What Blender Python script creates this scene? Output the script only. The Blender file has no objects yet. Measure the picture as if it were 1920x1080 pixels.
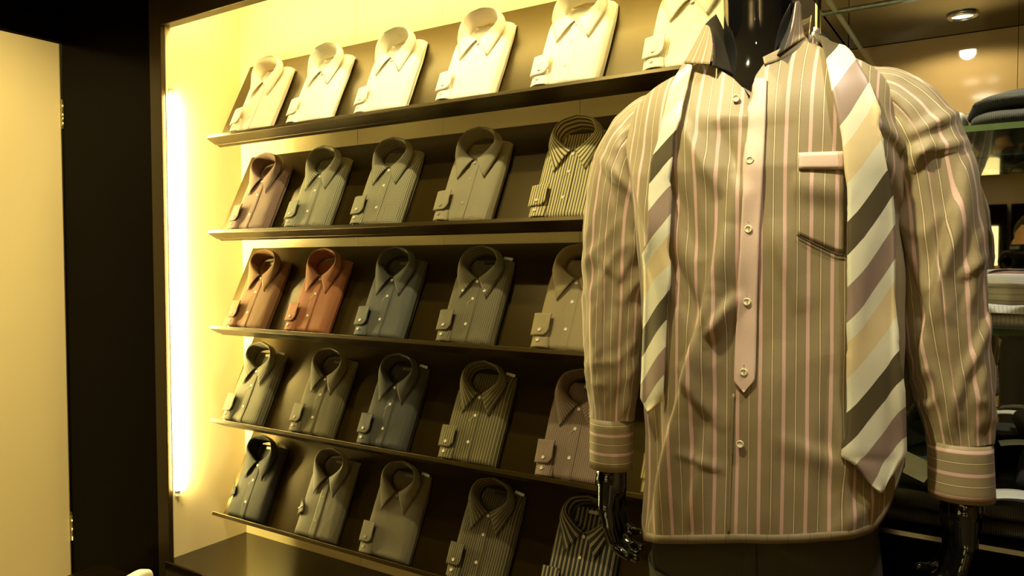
import bpy, math, random
from mathutils import Vector, Matrix, noise, Euler
from mathutils.bvhtree import BVHTree

SC = bpy.context.scene
COL = SC.collection
PI = math.pi
rad = math.radians
sin, cos = math.sin, math.cos
H = 1.30                                   # eye height above the floor

# ------------------------------------------------------------------ camera
YAW, PITCH, ROLL, FPX = rad(32.93), rad(2.0), rad(-0.12), 1420.5
FW = Vector((-sin(YAW) * cos(PITCH), cos(YAW) * cos(PITCH), -sin(PITCH)))
_r = Vector((cos(YAW), sin(YAW), 0))
_u = _r.cross(FW)
RT = cos(ROLL) * _r + sin(ROLL) * _u
UP = -sin(ROLL) * _r + cos(ROLL) * _u
CAM = Vector((0, 0, H))
cd = bpy.data.cameras.new('camera')
cd.sensor_width = 36.0
cd.lens = 36.0 * FPX / 1920.0
cd.clip_start = 0.01
co = bpy.data.objects.new('camera', cd)
COL.objects.link(co)
co.matrix_world = Matrix(((RT.x, UP.x, -FW.x, 0), (RT.y, UP.y, -FW.y, 0), (RT.z, UP.z, -FW.z, H), (0, 0, 0, 1)))
SC.camera = co


def ray(u, v):
    return FW + RT * ((u - 960) / FPX) + UP * ((540 - v) / FPX)


def proj(p):
    d = p - CAM
    z = d.dot(FW)
    return 960 + FPX * d.dot(RT) / z, 540 - FPX * d.dot(UP) / z


# ------------------------------------------------------------------ world, exposure
wd = bpy.data.worlds.new('world')
SC.world = wd
wd.use_nodes = True
wd.node_tree.nodes['Background'].inputs[0].default_value = (1, .9, .7, 1)
wd.node_tree.nodes['Background'].inputs[1].default_value = 0.02
SC.view_settings.view_transform = 'Standard'
SC.view_settings.look = 'None'
SC.view_settings.gamma = 1
SC.view_settings.use_curve_mapping = False
SC.view_settings.exposure = 0.0

TUBE_SIDE = 280.0        # emission strength of the upright tube
TUBE_TOP = 70.0
TUBE_COL = (1.0, .82, .30)
SPOT_COL = (1.0, .87, .47)


def spot(name, loc, target, power, size_deg, blend=.5, radius=.05, col=SPOT_COL):
    l = bpy.data.lights.new(name, 'SPOT')
    l.energy = power
    l.color = col
    l.spot_size = rad(size_deg)
    l.spot_blend = blend
    l.shadow_soft_size = radius
    o = bpy.data.objects.new(name, l)
    COL.objects.link(o)
    o.location = loc
    o.rotation_euler = (Vector(target) - Vector(loc)).to_track_quat('-Z', 'Y').to_euler()
    return o


# ceiling lamps of the shop (their fixtures are built further down)
CEIL = H + 1.45
spot('spot_on_mannequin', (-.66, .42, CEIL - .03), (-.38, 1.20, H + .42), 215, 40, 1., .03)
spot('spot_on_mannequin', (-.10, -.55, CEIL - .03), (-.30, 1.25, H - .1), 9, 46, .6, .04)
spot('spot_on_shelves', (-1.15, .95, CEIL - .03), (-1.20, 1.66, H + .1), 80, 80, .6, .025)
spot('spot_on_shelves', (-1.75, .55, CEIL - .03), (-1.8, 1.66, H - .3), 30, 80, .7, .03)
spot('spot_on_door', (-1.6, .3, CEIL - .03), (-3.03, 1.2, H - .1), 310, 62, .8, .06, (1, .80, .38))
spot('spot_in_bay', (.25, .85, CEIL - .03), (.05, 1.6, H - .25), 60, 70, .8, .04, (1, .93, .75))
spot('soffit_downlight', (-.072, 1.672, H + .455), (-.072, 1.672, 0), 2.2, 165, .3, .015, (1, .88, .62))
spot('soffit_downlight', (.50, 1.672, H + .455), (.50, 1.672, 0), 2.2, 165, .3, .015, (1, .88, .62))
ADDED_PENDANTS = [(-.95, -2.9), (.95, -2.9), (-.95, -5.0), (.95, -5.0)]
for _x, _y in ADDED_PENDANTS:            # added bowl lamps, made up to brighten the ceiling and fill the shop
    spot('added_uplight', (_x, _y, CEIL - .42), (_x, _y, CEIL), 60, 150, .5, .06, (1, .80, .45))


# ------------------------------------------------------------------ materials
MATS = {}


def nt(m):
    m.use_nodes = True
    t = m.node_tree
    return t, t.nodes['Principled BSDF']


def rgba(c):
    return (c[0], c[1], c[2], 1.0)


def mat(name, col, rough=.5, metal=0., spec=.5, nscale=30., namt=.08, stretch=(1, 1, 1), bump=0., bscale=200., coat=0., emit=None, estr=0.):
    if name in MATS:
        return MATS[name]
    m = bpy.data.materials.new(name)
    t, b = nt(m)
    N, L = t.nodes, t.links
    tc = N.new('ShaderNodeTexCoord')
    mp = N.new('ShaderNodeMapping')
    mp.inputs['Scale'].default_value = stretch
    L.new(tc.outputs['Object'], mp.inputs['Vector'])
    nz = N.new('ShaderNodeTexNoise')
    nz.inputs['Scale'].default_value = nscale
    nz.inputs['Detail'].default_value = 4
    L.new(mp.outputs['Vector'], nz.inputs['Vector'])
    mx = N.new('ShaderNodeMix')
    mx.data_type = 'RGBA'
    mx.inputs[6].default_value = rgba([c * (1 - namt) for c in col])
    mx.inputs[7].default_value = rgba([min(1, c * (1 + namt)) for c in col])
    L.new(nz.outputs['Fac'], mx.inputs[0])
    L.new(mx.outputs[2], b.inputs['Base Color'])
    b.inputs['Roughness'].default_value = rough
    b.inputs['Metallic'].default_value = metal
    b.inputs['Specular IOR Level'].default_value = spec
    b.inputs['Coat Weight'].default_value = coat
    b.inputs['Coat Roughness'].default_value = .05
    if bump:
        n2 = N.new('ShaderNodeTexNoise')
        n2.inputs['Scale'].default_value = bscale
        L.new(mp.outputs['Vector'], n2.inputs['Vector'])
        bp = N.new('ShaderNodeBump')
        bp.inputs['Strength'].default_value = bump
        bp.inputs['Distance'].default_value = .002
        L.new(n2.outputs['Fac'], bp.inputs['Height'])
        L.new(bp.outputs['Normal'], b.inputs['Normal'])
    if emit:
        b.inputs['Emission Color'].default_value = rgba(emit)
        b.inputs['Emission Strength'].default_value = estr
    MATS[name] = m
    return m


DYE = (1, 1, 1)


def fabric(name, stops, period, axis=0, cross=None, cperiod=.004, rough=.75, slope=0., sheen=0., weave=.10, phase=0.):
    """Woven cloth: stops = [(pos, colour)] repeated along the chosen UV direction (UV in metres)."""
    if name in MATS:
        return MATS[name]
    m = bpy.data.materials.new(name)
    t, b = nt(m)
    N, L = t.nodes, t.links
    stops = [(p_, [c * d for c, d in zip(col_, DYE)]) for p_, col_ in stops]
    if cross: cross = [c * d for c, d in zip(cross, DYE)]
    uv = N.new('ShaderNodeUVMap')
    sp = N.new('ShaderNodeSeparateXYZ')
    L.new(uv.outputs['UV'], sp.inputs[0])

    def mth(op, a, bb):
        n = N.new('ShaderNodeMath')
        n.operation = op
        for i, x in enumerate((a, bb)):
            if x is None:
                continue
            if isinstance(x, (int, float)):
                n.inputs[i].default_value = x
            else:
                L.new(x, n.inputs[i])
        return n.outputs[0]
    main = sp.outputs[axis]
    if slope:
        main = mth('ADD', main, mth('MULTIPLY', sp.outputs[1 - axis], slope))
    fr = mth('FRACT', mth('ADD', mth('DIVIDE', main, period), phase + 50.0), None)
    rp = N.new('ShaderNodeValToRGB')
    cr = rp.color_ramp
    cr.interpolation = 'CONSTANT'
    while len(cr.elements) > 1:
        cr.elements.remove(cr.elements[-1])
    cr.elements[0].position = stops[0][0]
    cr.elements[0].color = rgba(stops[0][1])
    for p, c in stops[1:]:
        e = cr.elements.new(p)
        e.color = rgba(c)
    L.new(fr, rp.inputs[0])
    colr = rp.outputs['Color']
    if cross:
        fr2 = mth('FRACT', mth('ADD', mth('DIVIDE', sp.outputs[1 - axis], cperiod), 50.0), None)
        g = mth('LESS_THAN', fr2, .42)
        mx = N.new('ShaderNodeMix')
        mx.data_type = 'RGBA'
        mx.inputs[7].default_value = rgba(cross)
        L.new(mth('MULTIPLY', g, .55), mx.inputs[0])
        L.new(colr, mx.inputs[6])
        colr = mx.outputs[2]
    # thread irregularity
    tc = N.new('ShaderNodeTexCoord')
    nz = N.new('ShaderNodeTexNoise')
    nz.inputs['Scale'].default_value = 420
    nz.inputs['Detail'].default_value = 2
    L.new(tc.outputs['UV'], nz.inputs['Vector'])
    n3 = N.new('ShaderNodeTexNoise')
    n3.inputs['Scale'].default_value = 25
    L.new(tc.outputs['UV'], n3.inputs['Vector'])
    s = mth('ADD', mth('MULTIPLY', nz.outputs['Fac'], weave * 1.6), mth('MULTIPLY', n3.outputs['Fac'], weave))
    s = mth('ADD', s, 1 - weave * 1.3)
    mx2 = N.new('ShaderNodeMix')
    mx2.data_type = 'RGBA'
    mx2.blend_type = 'MULTIPLY'
    mx2.inputs[0].default_value = 1
    L.new(colr, mx2.inputs[6])
    cmb = N.new('ShaderNodeCombineXYZ')
    for i in range(3):
        L.new(s, cmb.inputs[i])
    L.new(cmb.outputs[0], mx2.inputs[7])
    L.new(mx2.outputs[2], b.inputs['Base Color'])
    b.inputs['Roughness'].default_value = rough
    b.inputs['Sheen Weight'].default_value = sheen
    bp = N.new('ShaderNodeBump')
    bp.inputs['Strength'].default_value = .12
    bp.inputs['Distance'].default_value = .001
    L.new(nz.outputs['Fac'], bp.inputs['Height'])
    L.new(bp.outputs['Normal'], b.inputs['Normal'])
    MATS[name] = m
    return m


def stripe(name, base, line, period, duty=.5, **k):
    return fabric(name, [(0, base), (1 - duty, line)], period, **k)


def plain(name, base, **k):
    return fabric(name, [(0, base), (.5, [c * .93 for c in base])], .0012, **k)


WOOD = mat('dark_laminate', (.019, .0115, .001), rough=.31, nscale=6, namt=.12, stretch=(1, 12, 12), spec=.42)
WOOD.node_tree.nodes['Principled BSDF'].inputs['Specular Tint'].default_value = (1, .74, .28, 1)
PLAT = mat('platform_laminate', (.010, .006, .001), rough=.16, nscale=6, namt=.15, stretch=(1, 10, 10), spec=.5)
JAMB = mat('dark_jamb', (.022, .013, .003), rough=.3, nscale=6, namt=.15, stretch=(8, 8, .6), spec=.2)
PANEL = mat('dark_panel', (.0014, .0006, .0002), rough=.26, nscale=5, namt=.2, stretch=(6, 6, .6), spec=.02)
CREAM = mat('cream_paint', (.83, .71, .44), rough=.6, nscale=8, namt=.03, bump=.03, bscale=900)
WALLP = mat('gold_wall_panel', (.80, .66, .33), rough=.45, nscale=260, namt=.10)
DOORM = mat('pale_door', (.88, .74, .38), rough=.5, nscale=3, namt=.03)
BRASS = mat('hinge_metal', (.55, .5, .25), rough=.35, metal=1., nscale=40)
BLACK = mat('gloss_black', (.004, .004, .004), rough=.04, nscale=20, namt=.1, spec=.6, coat=.5)
MIRROR = mat('mirror', (.80, .80, .70), rough=.015, metal=1., nscale=2, namt=.01)
MIRDARK = mat('smoked_mirror', (.17, .18, .14), rough=.06, metal=1., nscale=9, namt=.25)
BEVELM = mat('bevel_glass', (.55, .66, .5), rough=.12, metal=.6, nscale=120, namt=.3, bump=.5, bscale=300)
GREEN = mat('glass_edge', (.075, .115, .045), rough=.1, nscale=40, namt=.2)
BUTTON = mat('shell_button', (.82, .74, .52), rough=.2, nscale=200, namt=.15)
DBUTTON = mat('smoke_button', (.38, .34, .22), rough=.2, nscale=200, namt=.15)
PAPER = mat('white_card', (.80, .82, .74), rough=.6, nscale=60, namt=.04)
LABEL = mat('woven_label', (.62, .58, .42), rough=.6, nscale=400, namt=.3)
STITCH = mat('thread', (.60, .54, .36), rough=.8, nscale=200)
DARKSEAM = mat('seam_thread', (.09, .075, .05), rough=.9, nscale=200)  # dark thread colour for seam lines and printed dots
STEEL = mat('brushed_metal', (.65, .62, .5), rough=.25, metal=1., nscale=90)
CEILM = mat('shop_ceiling', (.72, .58, .33), rough=.7, nscale=3, namt=.03)
FLOORM = mat('shop_floor', (.20, .14, .08), rough=.25, nscale=4, namt=.15)
SKIN = mat('skin', (.62, .36, .20), rough=.5, nscale=30, namt=.06)
HAIR = mat('hair', (.02, .015, .01), rough=.6, nscale=80, namt=.3)
CAMBLK = mat('camera_black', (.015, .015, .015), rough=.4, nscale=60)
JACKET = mat('dark_jacket', (.02, .02, .022), rough=.8, nscale=60, namt=.2)
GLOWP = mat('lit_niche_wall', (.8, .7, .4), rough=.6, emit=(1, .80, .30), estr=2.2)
LAMPM = mat('lamp_glow', (1, .95, .8), rough=.5, emit=(1, .92, .68), estr=14)
TUBEM = mat('tube_glow', (1, .95, .8), rough=.5, emit=TUBE_COL, estr=TUBE_SIDE)
FILLM = mat('gap_fill_glow', (1, .9, .6), emit=(1.0, .76, .24), estr=2.6)  # glow of the added strips behind the shelf boards
TUBET = mat('tube_glow_top', (1, .95, .8), rough=.5, emit=TUBE_COL, estr=TUBE_TOP)

gm = bpy.data.materials.new('shelf_glass')
t, b = nt(gm)
b.inputs['Base Color'].default_value = (.82, .95, .86, 1)
b.inputs['Roughness'].default_value = .02
b.inputs['Transmission Weight'].default_value = 1
b.inputs['IOR'].default_value = 1.2
_n = t.nodes.new('ShaderNodeTexNoise')
_n.inputs['Scale'].default_value = 4
_mr = t.nodes.new('ShaderNodeMapRange')
_mr.inputs['To Min'].default_value = .01
_mr.inputs['To Max'].default_value = .05
t.links.new(_n.outputs['Fac'], _mr.inputs['Value'])
t.links.new(_mr.outputs['Result'], b.inputs['Roughness'])
GLASS = gm


# ------------------------------------------------------------------ mesh helpers
def tag(o, label=None, cat=None, group=None, kind=None):
    if label: o['label'] = label
    if cat: o['category'] = cat
    if group: o['group'] = group
    if kind: o['kind'] = kind
    return o


def empty(name, loc, rot=(0, 0, 0), label=None, cat=None, group=None):
    o = bpy.data.objects.new(name, None)
    o.empty_display_size = .05
    COL.objects.link(o)
    o.location = loc
    o.rotation_euler = rot
    return tag(o, label, cat, group)


def mesh(name, verts, faces, uv=None, smooth=True):
    me = bpy.data.meshes.new(name)
    me.from_pydata([tuple(v) for v in verts], [], faces)
    if uv is not None:
        l = me.uv_layers.new(name='UVMap')
        for lp in me.loops:
            l.data[lp.index].uv = uv[lp.vertex_index]
    if smooth:
        me.polygons.foreach_set('use_smooth', [True] * len(me.polygons))
    me.update()
    return me


def inst(name, me, m, parent=None, loc=None, rot=None, solid=0., offset=-1.):
    o = bpy.data.objects.new(name, me)
    if not me.materials:
        me.materials.append(None)
    COL.objects.link(o)
    o.material_slots[0].link = 'OBJECT'
    o.material_slots[0].material = m
    if parent: o.parent = parent
    if loc is not None: o.location = loc
    if rot is not None: o.rotation_euler = rot
    if solid:
        md = o.modifiers.new('thickness', 'SOLIDIFY')
        md.thickness = solid
        md.offset = offset
    return o


def patch(fn, nu, nv):
    """grid surface; fn(a,b) -> (pos, uv) for a,b in 0..1"""
    V, U, F = [], [], []
    for j in range(nv + 1):
        for i in range(nu + 1):
            p, q = fn(i / nu, j / nv)
            V.append(p)
            U.append(q)
    w = nu + 1
    for j in range(nv):
        for i in range(nu):
            F.append((j * w + i, j * w + i + 1, (j + 1) * w + i + 1, (j + 1) * w + i))
    return V, F, U


def boxdata(x0, x1, y0, y1, z0, z1, bev=0.):
    import bmesh
    bm = bmesh.new()
    bmesh.ops.create_cube(bm, size=1)
    for v in bm.verts:
        v.co = Vector((x0 + (v.co.x + .5) * (x1 - x0), y0 + (v.co.y + .5) * (y1 - y0), z0 + (v.co.z + .5) * (z1 - z0)))
    if bev:
        bmesh.ops.bevel(bm, geom=list(bm.edges), offset=bev, segments=2, affect='EDGES', profile=.5)
    me = bpy.data.meshes.new('box')
    bm.to_mesh(me)
    bm.free()
    return me


def box(name, x0, x1, y0, y1, z0, z1, m, parent=None, bev=0., kind=None, **k):
    o = inst(name, boxdata(x0, x1, y0, y1, z0, z1, bev), m, parent)
    if kind: o['kind'] = kind
    return o


def tube(pts, r, seg=10, cap=True):
    """tube mesh along points; r number or list"""
    pts = [Vector(p) for p in pts]
    n = len(pts)
    V, F = [], []
    up = Vector((0, 0, 1))
    for i, p in enumerate(pts):
        t_ = (pts[min(i + 1, n - 1)] - pts[max(i - 1, 0)]).normalized()
        a = t_.cross(up)
        if a.length < 1e-3: a = t_.cross(Vector((0, 1, 0)))
        a.normalize()
        b_ = t_.cross(a)
        rr = r[i] if isinstance(r, (list, tuple)) else r
        for k in range(seg):
            an = 2 * PI * k / seg
            V.append(p + a * (rr * cos(an)) + b_ * (rr * sin(an)))
    for i in range(n - 1):
        for k in range(seg):
            F.append((i * seg + k, i * seg + (k + 1) % seg, (i + 1) * seg + (k + 1) % seg, (i + 1) * seg + k))
    if cap:
        F.append(tuple(range(seg)))
        F.append(tuple(reversed(range((n - 1) * seg, n * seg))))
    return V, F


def interp(ctrl, t_):
    """Catmull-Rom through control tuples, t in 0..1"""
    n = len(ctrl) - 1
    x = min(max(t_, 0), 1) * n
    i = min(int(x), n - 1)
    f = x - i
    p0, p1, p2, p3 = ctrl[max(i - 1, 0)], ctrl[i], ctrl[i + 1], ctrl[min(i + 2, n)]
    return tuple(.5 * ((2 * b_) + (c - a) * f + (2 * a - 5 * b_ + 4 * c - d) * f * f + (3 * b_ - a - 3 * c + d) * f ** 3) for a, b_, c, d in zip(p0, p1, p2, p3))


def lerpk(keys, x):
    """piecewise smooth interpolation of key tuples (x, vals...)"""
    if x <= keys[0][0]: return keys[0][1:]
    for a, b_ in zip(keys, keys[1:]):
        if x <= b_[0]:
            f = (x - a[0]) / (b_[0] - a[0])
            return tuple(p + (q - p) * f for p, q in zip(a[1:], b_[1:]))
    return keys[-1][1:]


def nz(x, y, z=0.):
    return noise.noise(Vector((x, y, z)))


def blob(caps, voxel, smooth_it=6):
    """one continuous surface grown round tapered bones: [(p0, r0, p1, r1)]"""
    import bmesh
    bm = bmesh.new()
    for p0, r0, p1, r1 in caps:
        p0, p1 = Vector(p0), Vector(p1)
        d = p1 - p0
        q = d.to_track_quat('Z', 'Y').to_matrix().to_4x4() if d.length > 1e-6 else Matrix.Identity(4)
        rings = []
        segs = 14
        prof = [(-cos(a) * r0, sin(a) * r0) for a in (.3, .7, 1.15, PI / 2)] + [(d.length - cos(a) * r1, sin(a) * r1) for a in (PI / 2, 1.99, 2.44, 2.84)]
        bot = bm.verts.new(p0 + q @ Vector((0, 0, -r0)))
        for z, rr in prof:
            rings.append([bm.verts.new(p0 + q @ Vector((rr * cos(2 * PI * k / segs), rr * sin(2 * PI * k / segs), z))) for k in range(segs)])
        top = bm.verts.new(p0 + q @ Vector((0, 0, d.length + r1)))
        for k in range(segs):
            k2 = (k + 1) % segs
            bm.faces.new((bot, rings[0][k2], rings[0][k]))
            for a, b_ in zip(rings, rings[1:]):
                bm.faces.new((a[k], a[k2], b_[k2], b_[k]))
            bm.faces.new((top, rings[-1][k], rings[-1][k2]))
    me = bpy.data.meshes.new('tmp')
    bm.to_mesh(me)
    bm.free()
    o = bpy.data.objects.new('tmp', me)
    COL.objects.link(o)
    md = o.modifiers.new('r', 'REMESH')
    md.mode = 'VOXEL'
    md.voxel_size = voxel
    md.use_smooth_shade = True
    ms = o.modifiers.new('s', 'SMOOTH')
    ms.iterations = smooth_it
    ms.factor = .5
    dg = bpy.context.evaluated_depsgraph_get()
    dg.update()
    out = bpy.data.meshes.new_from_object(o.evaluated_get(dg))
    bpy.data.objects.remove(o)
    bpy.data.meshes.remove(me)
    return out


# ================================================================== THE SETTING
XL, XR = -2.372, -.33          # niche side walls
YF, YB = 1.52, 1.82            # front plane, back wall
ZP = H - 1.014                 # platform top
ZH = H + .79                   # header underside
REAR, RIGHT, XD = -7.0, 3.6, -3.03

box('floor', XD - .1, RIGHT, REAR, YB + .2, -.06, 0, FLOORM, kind='structure')
box('ceiling', XD - .1, RIGHT, REAR, YF + .5, CEIL, CEIL + .06, CEILM, kind='structure')
# back wall of the lit niche: separate panels with thin joints
wb = box('wall_back', XL - .1, RIGHT, YB + .012, YB + .10, 0, CEIL, PANEL, kind='structure')
cuts = [XL, -1.78, -1.425, -.96, XR]
for a, c in zip(cuts, cuts[1:]):
    box('panel', a + .0008, c - .0008, YB, YB + .011, ZP - .05, ZH + .16, WALLP, wb)
wl = box('wall_niche_left', XL - .03, XL, YF + .006, YB + .012, ZP - .05, ZH + .16, CREAM, kind='structure')
box('wall_niche_right', XR, XR + .03, YF + .0, YB + .012, 0, CEIL, PANEL, kind='structure')
box('ceiling_niche', XL, XR, YF + .02, YB, ZH + .145, ZH + .16, CREAM, kind='structure')
# pillar, header and jambs in dark laminate
box('wall_front_left', XD, XL - .066, YF - .005, YF + .06, 0, CEIL, PANEL, kind='structure')
box('trim_1', XL - .066, XL - .002, YF - .012, YF + .004, 0, CEIL, JAMB, kind='structure', bev=.002)
box('trim_2', XL - .002, XR, YF - .012, YF + .026, ZH, ZH + .10, JAMB, kind='structure', bev=.002)
box('wall_header', XL - .002, XR + .03, YF - .005, YF + .02, ZH + .10, CEIL, PANEL, kind='structure')
box('trim_3', XR - .075, XR + .030, YF - .02, YF + .10, 0, CEIL, JAMB, kind='structure', bev=.002)
box('trim_4', XR + .030, XR + .034, YF - .022, YF - .012, H - 1.0, CEIL, BRASS, kind='structure')
# low platform
box('trim_5', XL - .002, XR, YF - .03, YB, ZP - .05, ZP, PLAT, kind='structure', bev=.003)
box('wall_plinth', XL - .002, XR, YF, YF + .03, 0, ZP - .05, PANEL, kind='structure')

# left wall with the pale door
box('wall_left', XD - .1, XD, YF - .18 - .62, YF + .06, H + .84, CEIL, PANEL, kind='structure')
box('wall_left_side', XD - .1, XD, REAR, YF - .80, 0, CEIL, PANEL, kind='structure')
box('wall_left_header', XD - .1, XD, YF - .80, YF + .06, H + .838, H + .8395, WOOD, kind='structure')
d1 = empty('door_1', (XD, YF - .40, 0))
d1['kind'] = 'structure'
box('leaf', -.04, 0, -.385, .39, .01, H + .832, DOORM, d1, bev=.002)
box('door_edge', -.04, .002, .3905, .396, .01, H + .832, STEEL, d1)
for zz in (.566, -1.025):
    h = inst('hinge', mesh('hinge', *tube([(.006, .396, H + zz - .055), (.006, .396, H + zz + .055)], .006, 12)), BRASS, d1)
    for q in (-.033, 0, .033):
        inst('knuckle', mesh('knuckle', *tube([(.006, .396, H + zz + q - .013), (.006, .396, H + zz + q + .013)], .0072, 12)), BRASS, h)
box('wall_rear', XD - .1, RIGHT, REAR - .1, REAR, 0, CEIL, CEILM, kind='structure')
box('wall_right', RIGHT, RIGHT + .1, REAR, YB + .1, 0, CEIL, CEILM, kind='structure')

# mirror bay on the right: back mirror, mirrored return, mirrored tile soffit
MX0 = -.292
ZS = H + .462
box('wall_mirror_return', XR + .034, MX0, YF - .01, YB, 0, CEIL, MIRROR, kind='structure')
mw = box('wall_mirror', MX0, 1.6, YB - .004, YB + .011, 0, ZS, MIRROR, kind='structure')
TANREFL = mat('tan_ceiling_reflection', (.50, .34, .13), rough=.05, nscale=3, namt=.04, spec=.8, coat=1.)  # mirror's reflection of the shop ceiling, painted as a tan colour
wt = box('wall_bay_upper', MX0, 1.6, YB - .0075, YB - .0042, H + .30, ZS, PANEL, kind='structure')  # backing for the painted reflection, laid over the mirror
box('panel', MX0 + .001, .0175, YB - .011, YB - .0076, H + .30, ZS - .001, TANREFL, wt)
box('panel', .0185, 1.6, YB - .013, YB - .0076, H + .30, ZS - .001, TANREFL, wt)
so = box('ceiling_bay', MX0, 1.6, 1.40, YB - .004, ZS + .012, ZS + .05, PANEL, kind='structure')
for (xa, xb) in ((MX0 + .002, -.272), (-.262, .30), (.31, .95), (.96, 1.6)):
    for (ya, yb) in ((1.40, 1.515), (1.527, YB - .004)):
        box('mirror_tile', xa, xb, ya, yb, ZS, ZS + .012, MIRDARK, so, bev=.0)
for x in (-.267, .305, .955):
    inst('bevel_strip', mesh('bevel', *tube([(x, 1.40, ZS + .002), (x, YB - .005, ZS + .002)], .006, 8), smooth=False), BEVELM, so)
inst('bevel_strip', mesh('bevel', *tube([(MX0, 1.521, ZS + .001), (1.6, 1.521, ZS + .001)], .006, 8), smooth=False), BEVELM, so)
box('wall_bay_fascia', MX0, 1.6, 1.38, 1.40, ZS, CEIL, PANEL, kind='structure')
# bulkhead at the far end and lit shelving bays seen in the mirror
box('ceiling_bulkhead', XD, RIGHT, REAR, REAR + 1.3, H + 1.02, CEIL, CEILM, kind='structure')
box('ceiling_beam', .32, .75, REAR + 1.3, -1.6, H + 1.30, CEIL, CEILM, kind='structure')


def downlight(x, y, z, r, label, m=LAMPM):
    e = empty('downlight', (x, y, z), label=label, cat='downlight', group='recessed ceiling lamps')
    V, F = [], []
    n = 28
    for rr, zz in ((r * 1.35, 0), (r * 1.35, -.004), (r * 1.02, -.006), (r * 1.0, .0)):
        V += [(rr * cos(2 * PI * k / n), rr * sin(2 * PI * k / n), zz) for k in range(n)]
    for j in range(3):
        F += [(j * n + k, j * n + (k + 1) % n, (j + 1) * n + (k + 1) % n, (j + 1) * n + k) for k in range(n)]
    inst('trim_ring', mesh('trim_ring', V, F), STEEL, e)
    inst('lens', mesh('lens', [(r * cos(2 * PI * k / n), r * sin(2 * PI * k / n), -.001) for k in range(n)], [tuple(reversed(range(n)))], smooth=False), m, e)
    return e


downlight(-.072, 1.672, ZS, .0195, 'round recessed downlight in the mirrored soffit above the glass shelves')
downlight(.50, 1.672, ZS, .0195, 'second round recessed downlight in the mirrored soffit, right of the first')
downlight(-.115, -2.9, CEIL, .07, 'upper of the two round ceiling lamps by the air grille in the mirror')
downlight(-.16, -4.3, CEIL, .10, 'wide ceiling lamp below the air grille in the mirror')
downlight(-.12, REAR + .6, H + 1.02, .07, 'small lamp under the far bulkhead in the mirror')
for x, y, lb in ((-.66, .42, 'ceiling spotlight close in front of the mannequin'), (-.10, -.55, 'ceiling spotlight above the photographer'), (-1.15, .95, 'ceiling spotlight close above the shirt shelves'), (-1.75, .55, 'ceiling spotlight above the leftmost shirts'), (-1.6, .3, 'ceiling spotlight facing the pale door'), (.25, .85, 'ceiling spotlight above the glass shelves')):
    e = empty('ceiling_spotlight', (x, y, CEIL), label=lb, cat='spotlight', group='ceiling spotlights')
    inst('housing', mesh('housing', *tube([(0, 0, 0), (0, 0, -.012)], [.055, .05], 20)), STEEL, e)
gr = empty('air_grille', (-.17, -3.55, CEIL), label='long slatted air grille in the shop ceiling seen in mirror', cat='grille')
box('frame', -.16, .16, -.06, .06, -.012, -.001, STEEL, gr)
for k in range(9):
    box('slat', -.14 + k * .033, -.128 + k * .033, -.05, .05, -.018, -.012, LAMPM if k in (1, 2, 3, 6, 7) else BRASS, gr)  # some slats glow by emission though the grille is no lamp

tp = empty('wooden_tripod', (.02, -1.3, 0), label='pale wooden tripod stand behind the photographer, seen in the mirror', cat='tripod')
OAK = mat('pale_oak', (.55, .36, .11), rough=.5, nscale=12, namt=.2, stretch=(8, 8, 1))
for k in range(3):
    a_ = 2 * PI * k / 3 + .4
    inst('leg', mesh('leg', *tube([(.02 * cos(a_), .02 * sin(a_), H - .42), (.30 * cos(a_), .30 * sin(a_), .012)], [.016, .012], 10)), OAK, tp)
inst('head', mesh('head', *tube([(0, 0, H - .45), (0, 0, H - .40), (0, 0, H - .36)], [.035, .04, .025], 16)), CAMBLK, tp)
inst('spreader', mesh('spreader', *tube([(.145 * cos(2 * PI * q / 12), .145 * sin(2 * PI * q / 12), .47) for q in range(13)], .005, 6, False)), CAMBLK, tp)
for k, (x, y) in enumerate(ADDED_PENDANTS):  # fixtures for the added fill lamps
    e = empty('added_pendant_lamp', (x, y, CEIL), label=['near left', 'near right', 'far left', 'far right'][k] + ' added bowl pendant lamp brightening the shop ceiling behind the photographer', cat='lamp', group='added bowl pendant lamps')
    inst('cord', mesh('cord', *tube([(0, 0, 0), (0, 0, -.42)], .003, 6)), CAMBLK, e)
    inst('socket', mesh('socket', *tube([(0, 0, -.42), (0, 0, -.51)], [.02, .03], 12)), STEEL, e)
    V, F = [], []
    for rr_, k0 in ((.15, 0), (.145, 16 * 8)):
        for a_ in range(8):
            V += [(rr_ * cos(PI / 2 * a_ / 8) * cos(2 * PI * q / 16), rr_ * cos(PI / 2 * a_ / 8) * sin(2 * PI * q / 16), -.42 - .6 * rr_ * sin(PI / 2 * a_ / 8)) for q in range(16)]
        for a_ in range(7):
            F += [(k0 + a_ * 16 + q, k0 + a_ * 16 + (q + 1) % 16, k0 + a_ * 16 + 16 + (q + 1) % 16, k0 + a_ * 16 + 16 + q) for q in range(16)]
    inst('glass_shade', mesh('shade', V, F), mat('frosted_shade', (.9, .85, .7), rough=.5, emit=(1, .85, .5), estr=.6), e)

# far shelving bays (mirror image)
for i, x in enumerate((-1.75, -.55, .65, 1.85)):
    e = empty('lit_bay', (x, REAR, 0), label=['leftmost', 'second', 'third', 'rightmost'][i] + ' of the glowing wall bays far behind the photographer', cat='bay', group='lit bays on the far wall')
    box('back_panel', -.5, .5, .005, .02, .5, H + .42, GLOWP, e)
    box('post', -.58, -.5, .0, .35, 0, H + .62, PANEL, e)
    box('post', .5, .58, .0, .35, 0, H + .62, PANEL, e)
    box('header', -.58, .58, .0, .36, H + .40, H + .64, PANEL, e)
    box('shelf', -.5, .5, .02, .3, .9, .92, PANEL, e)

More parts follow.
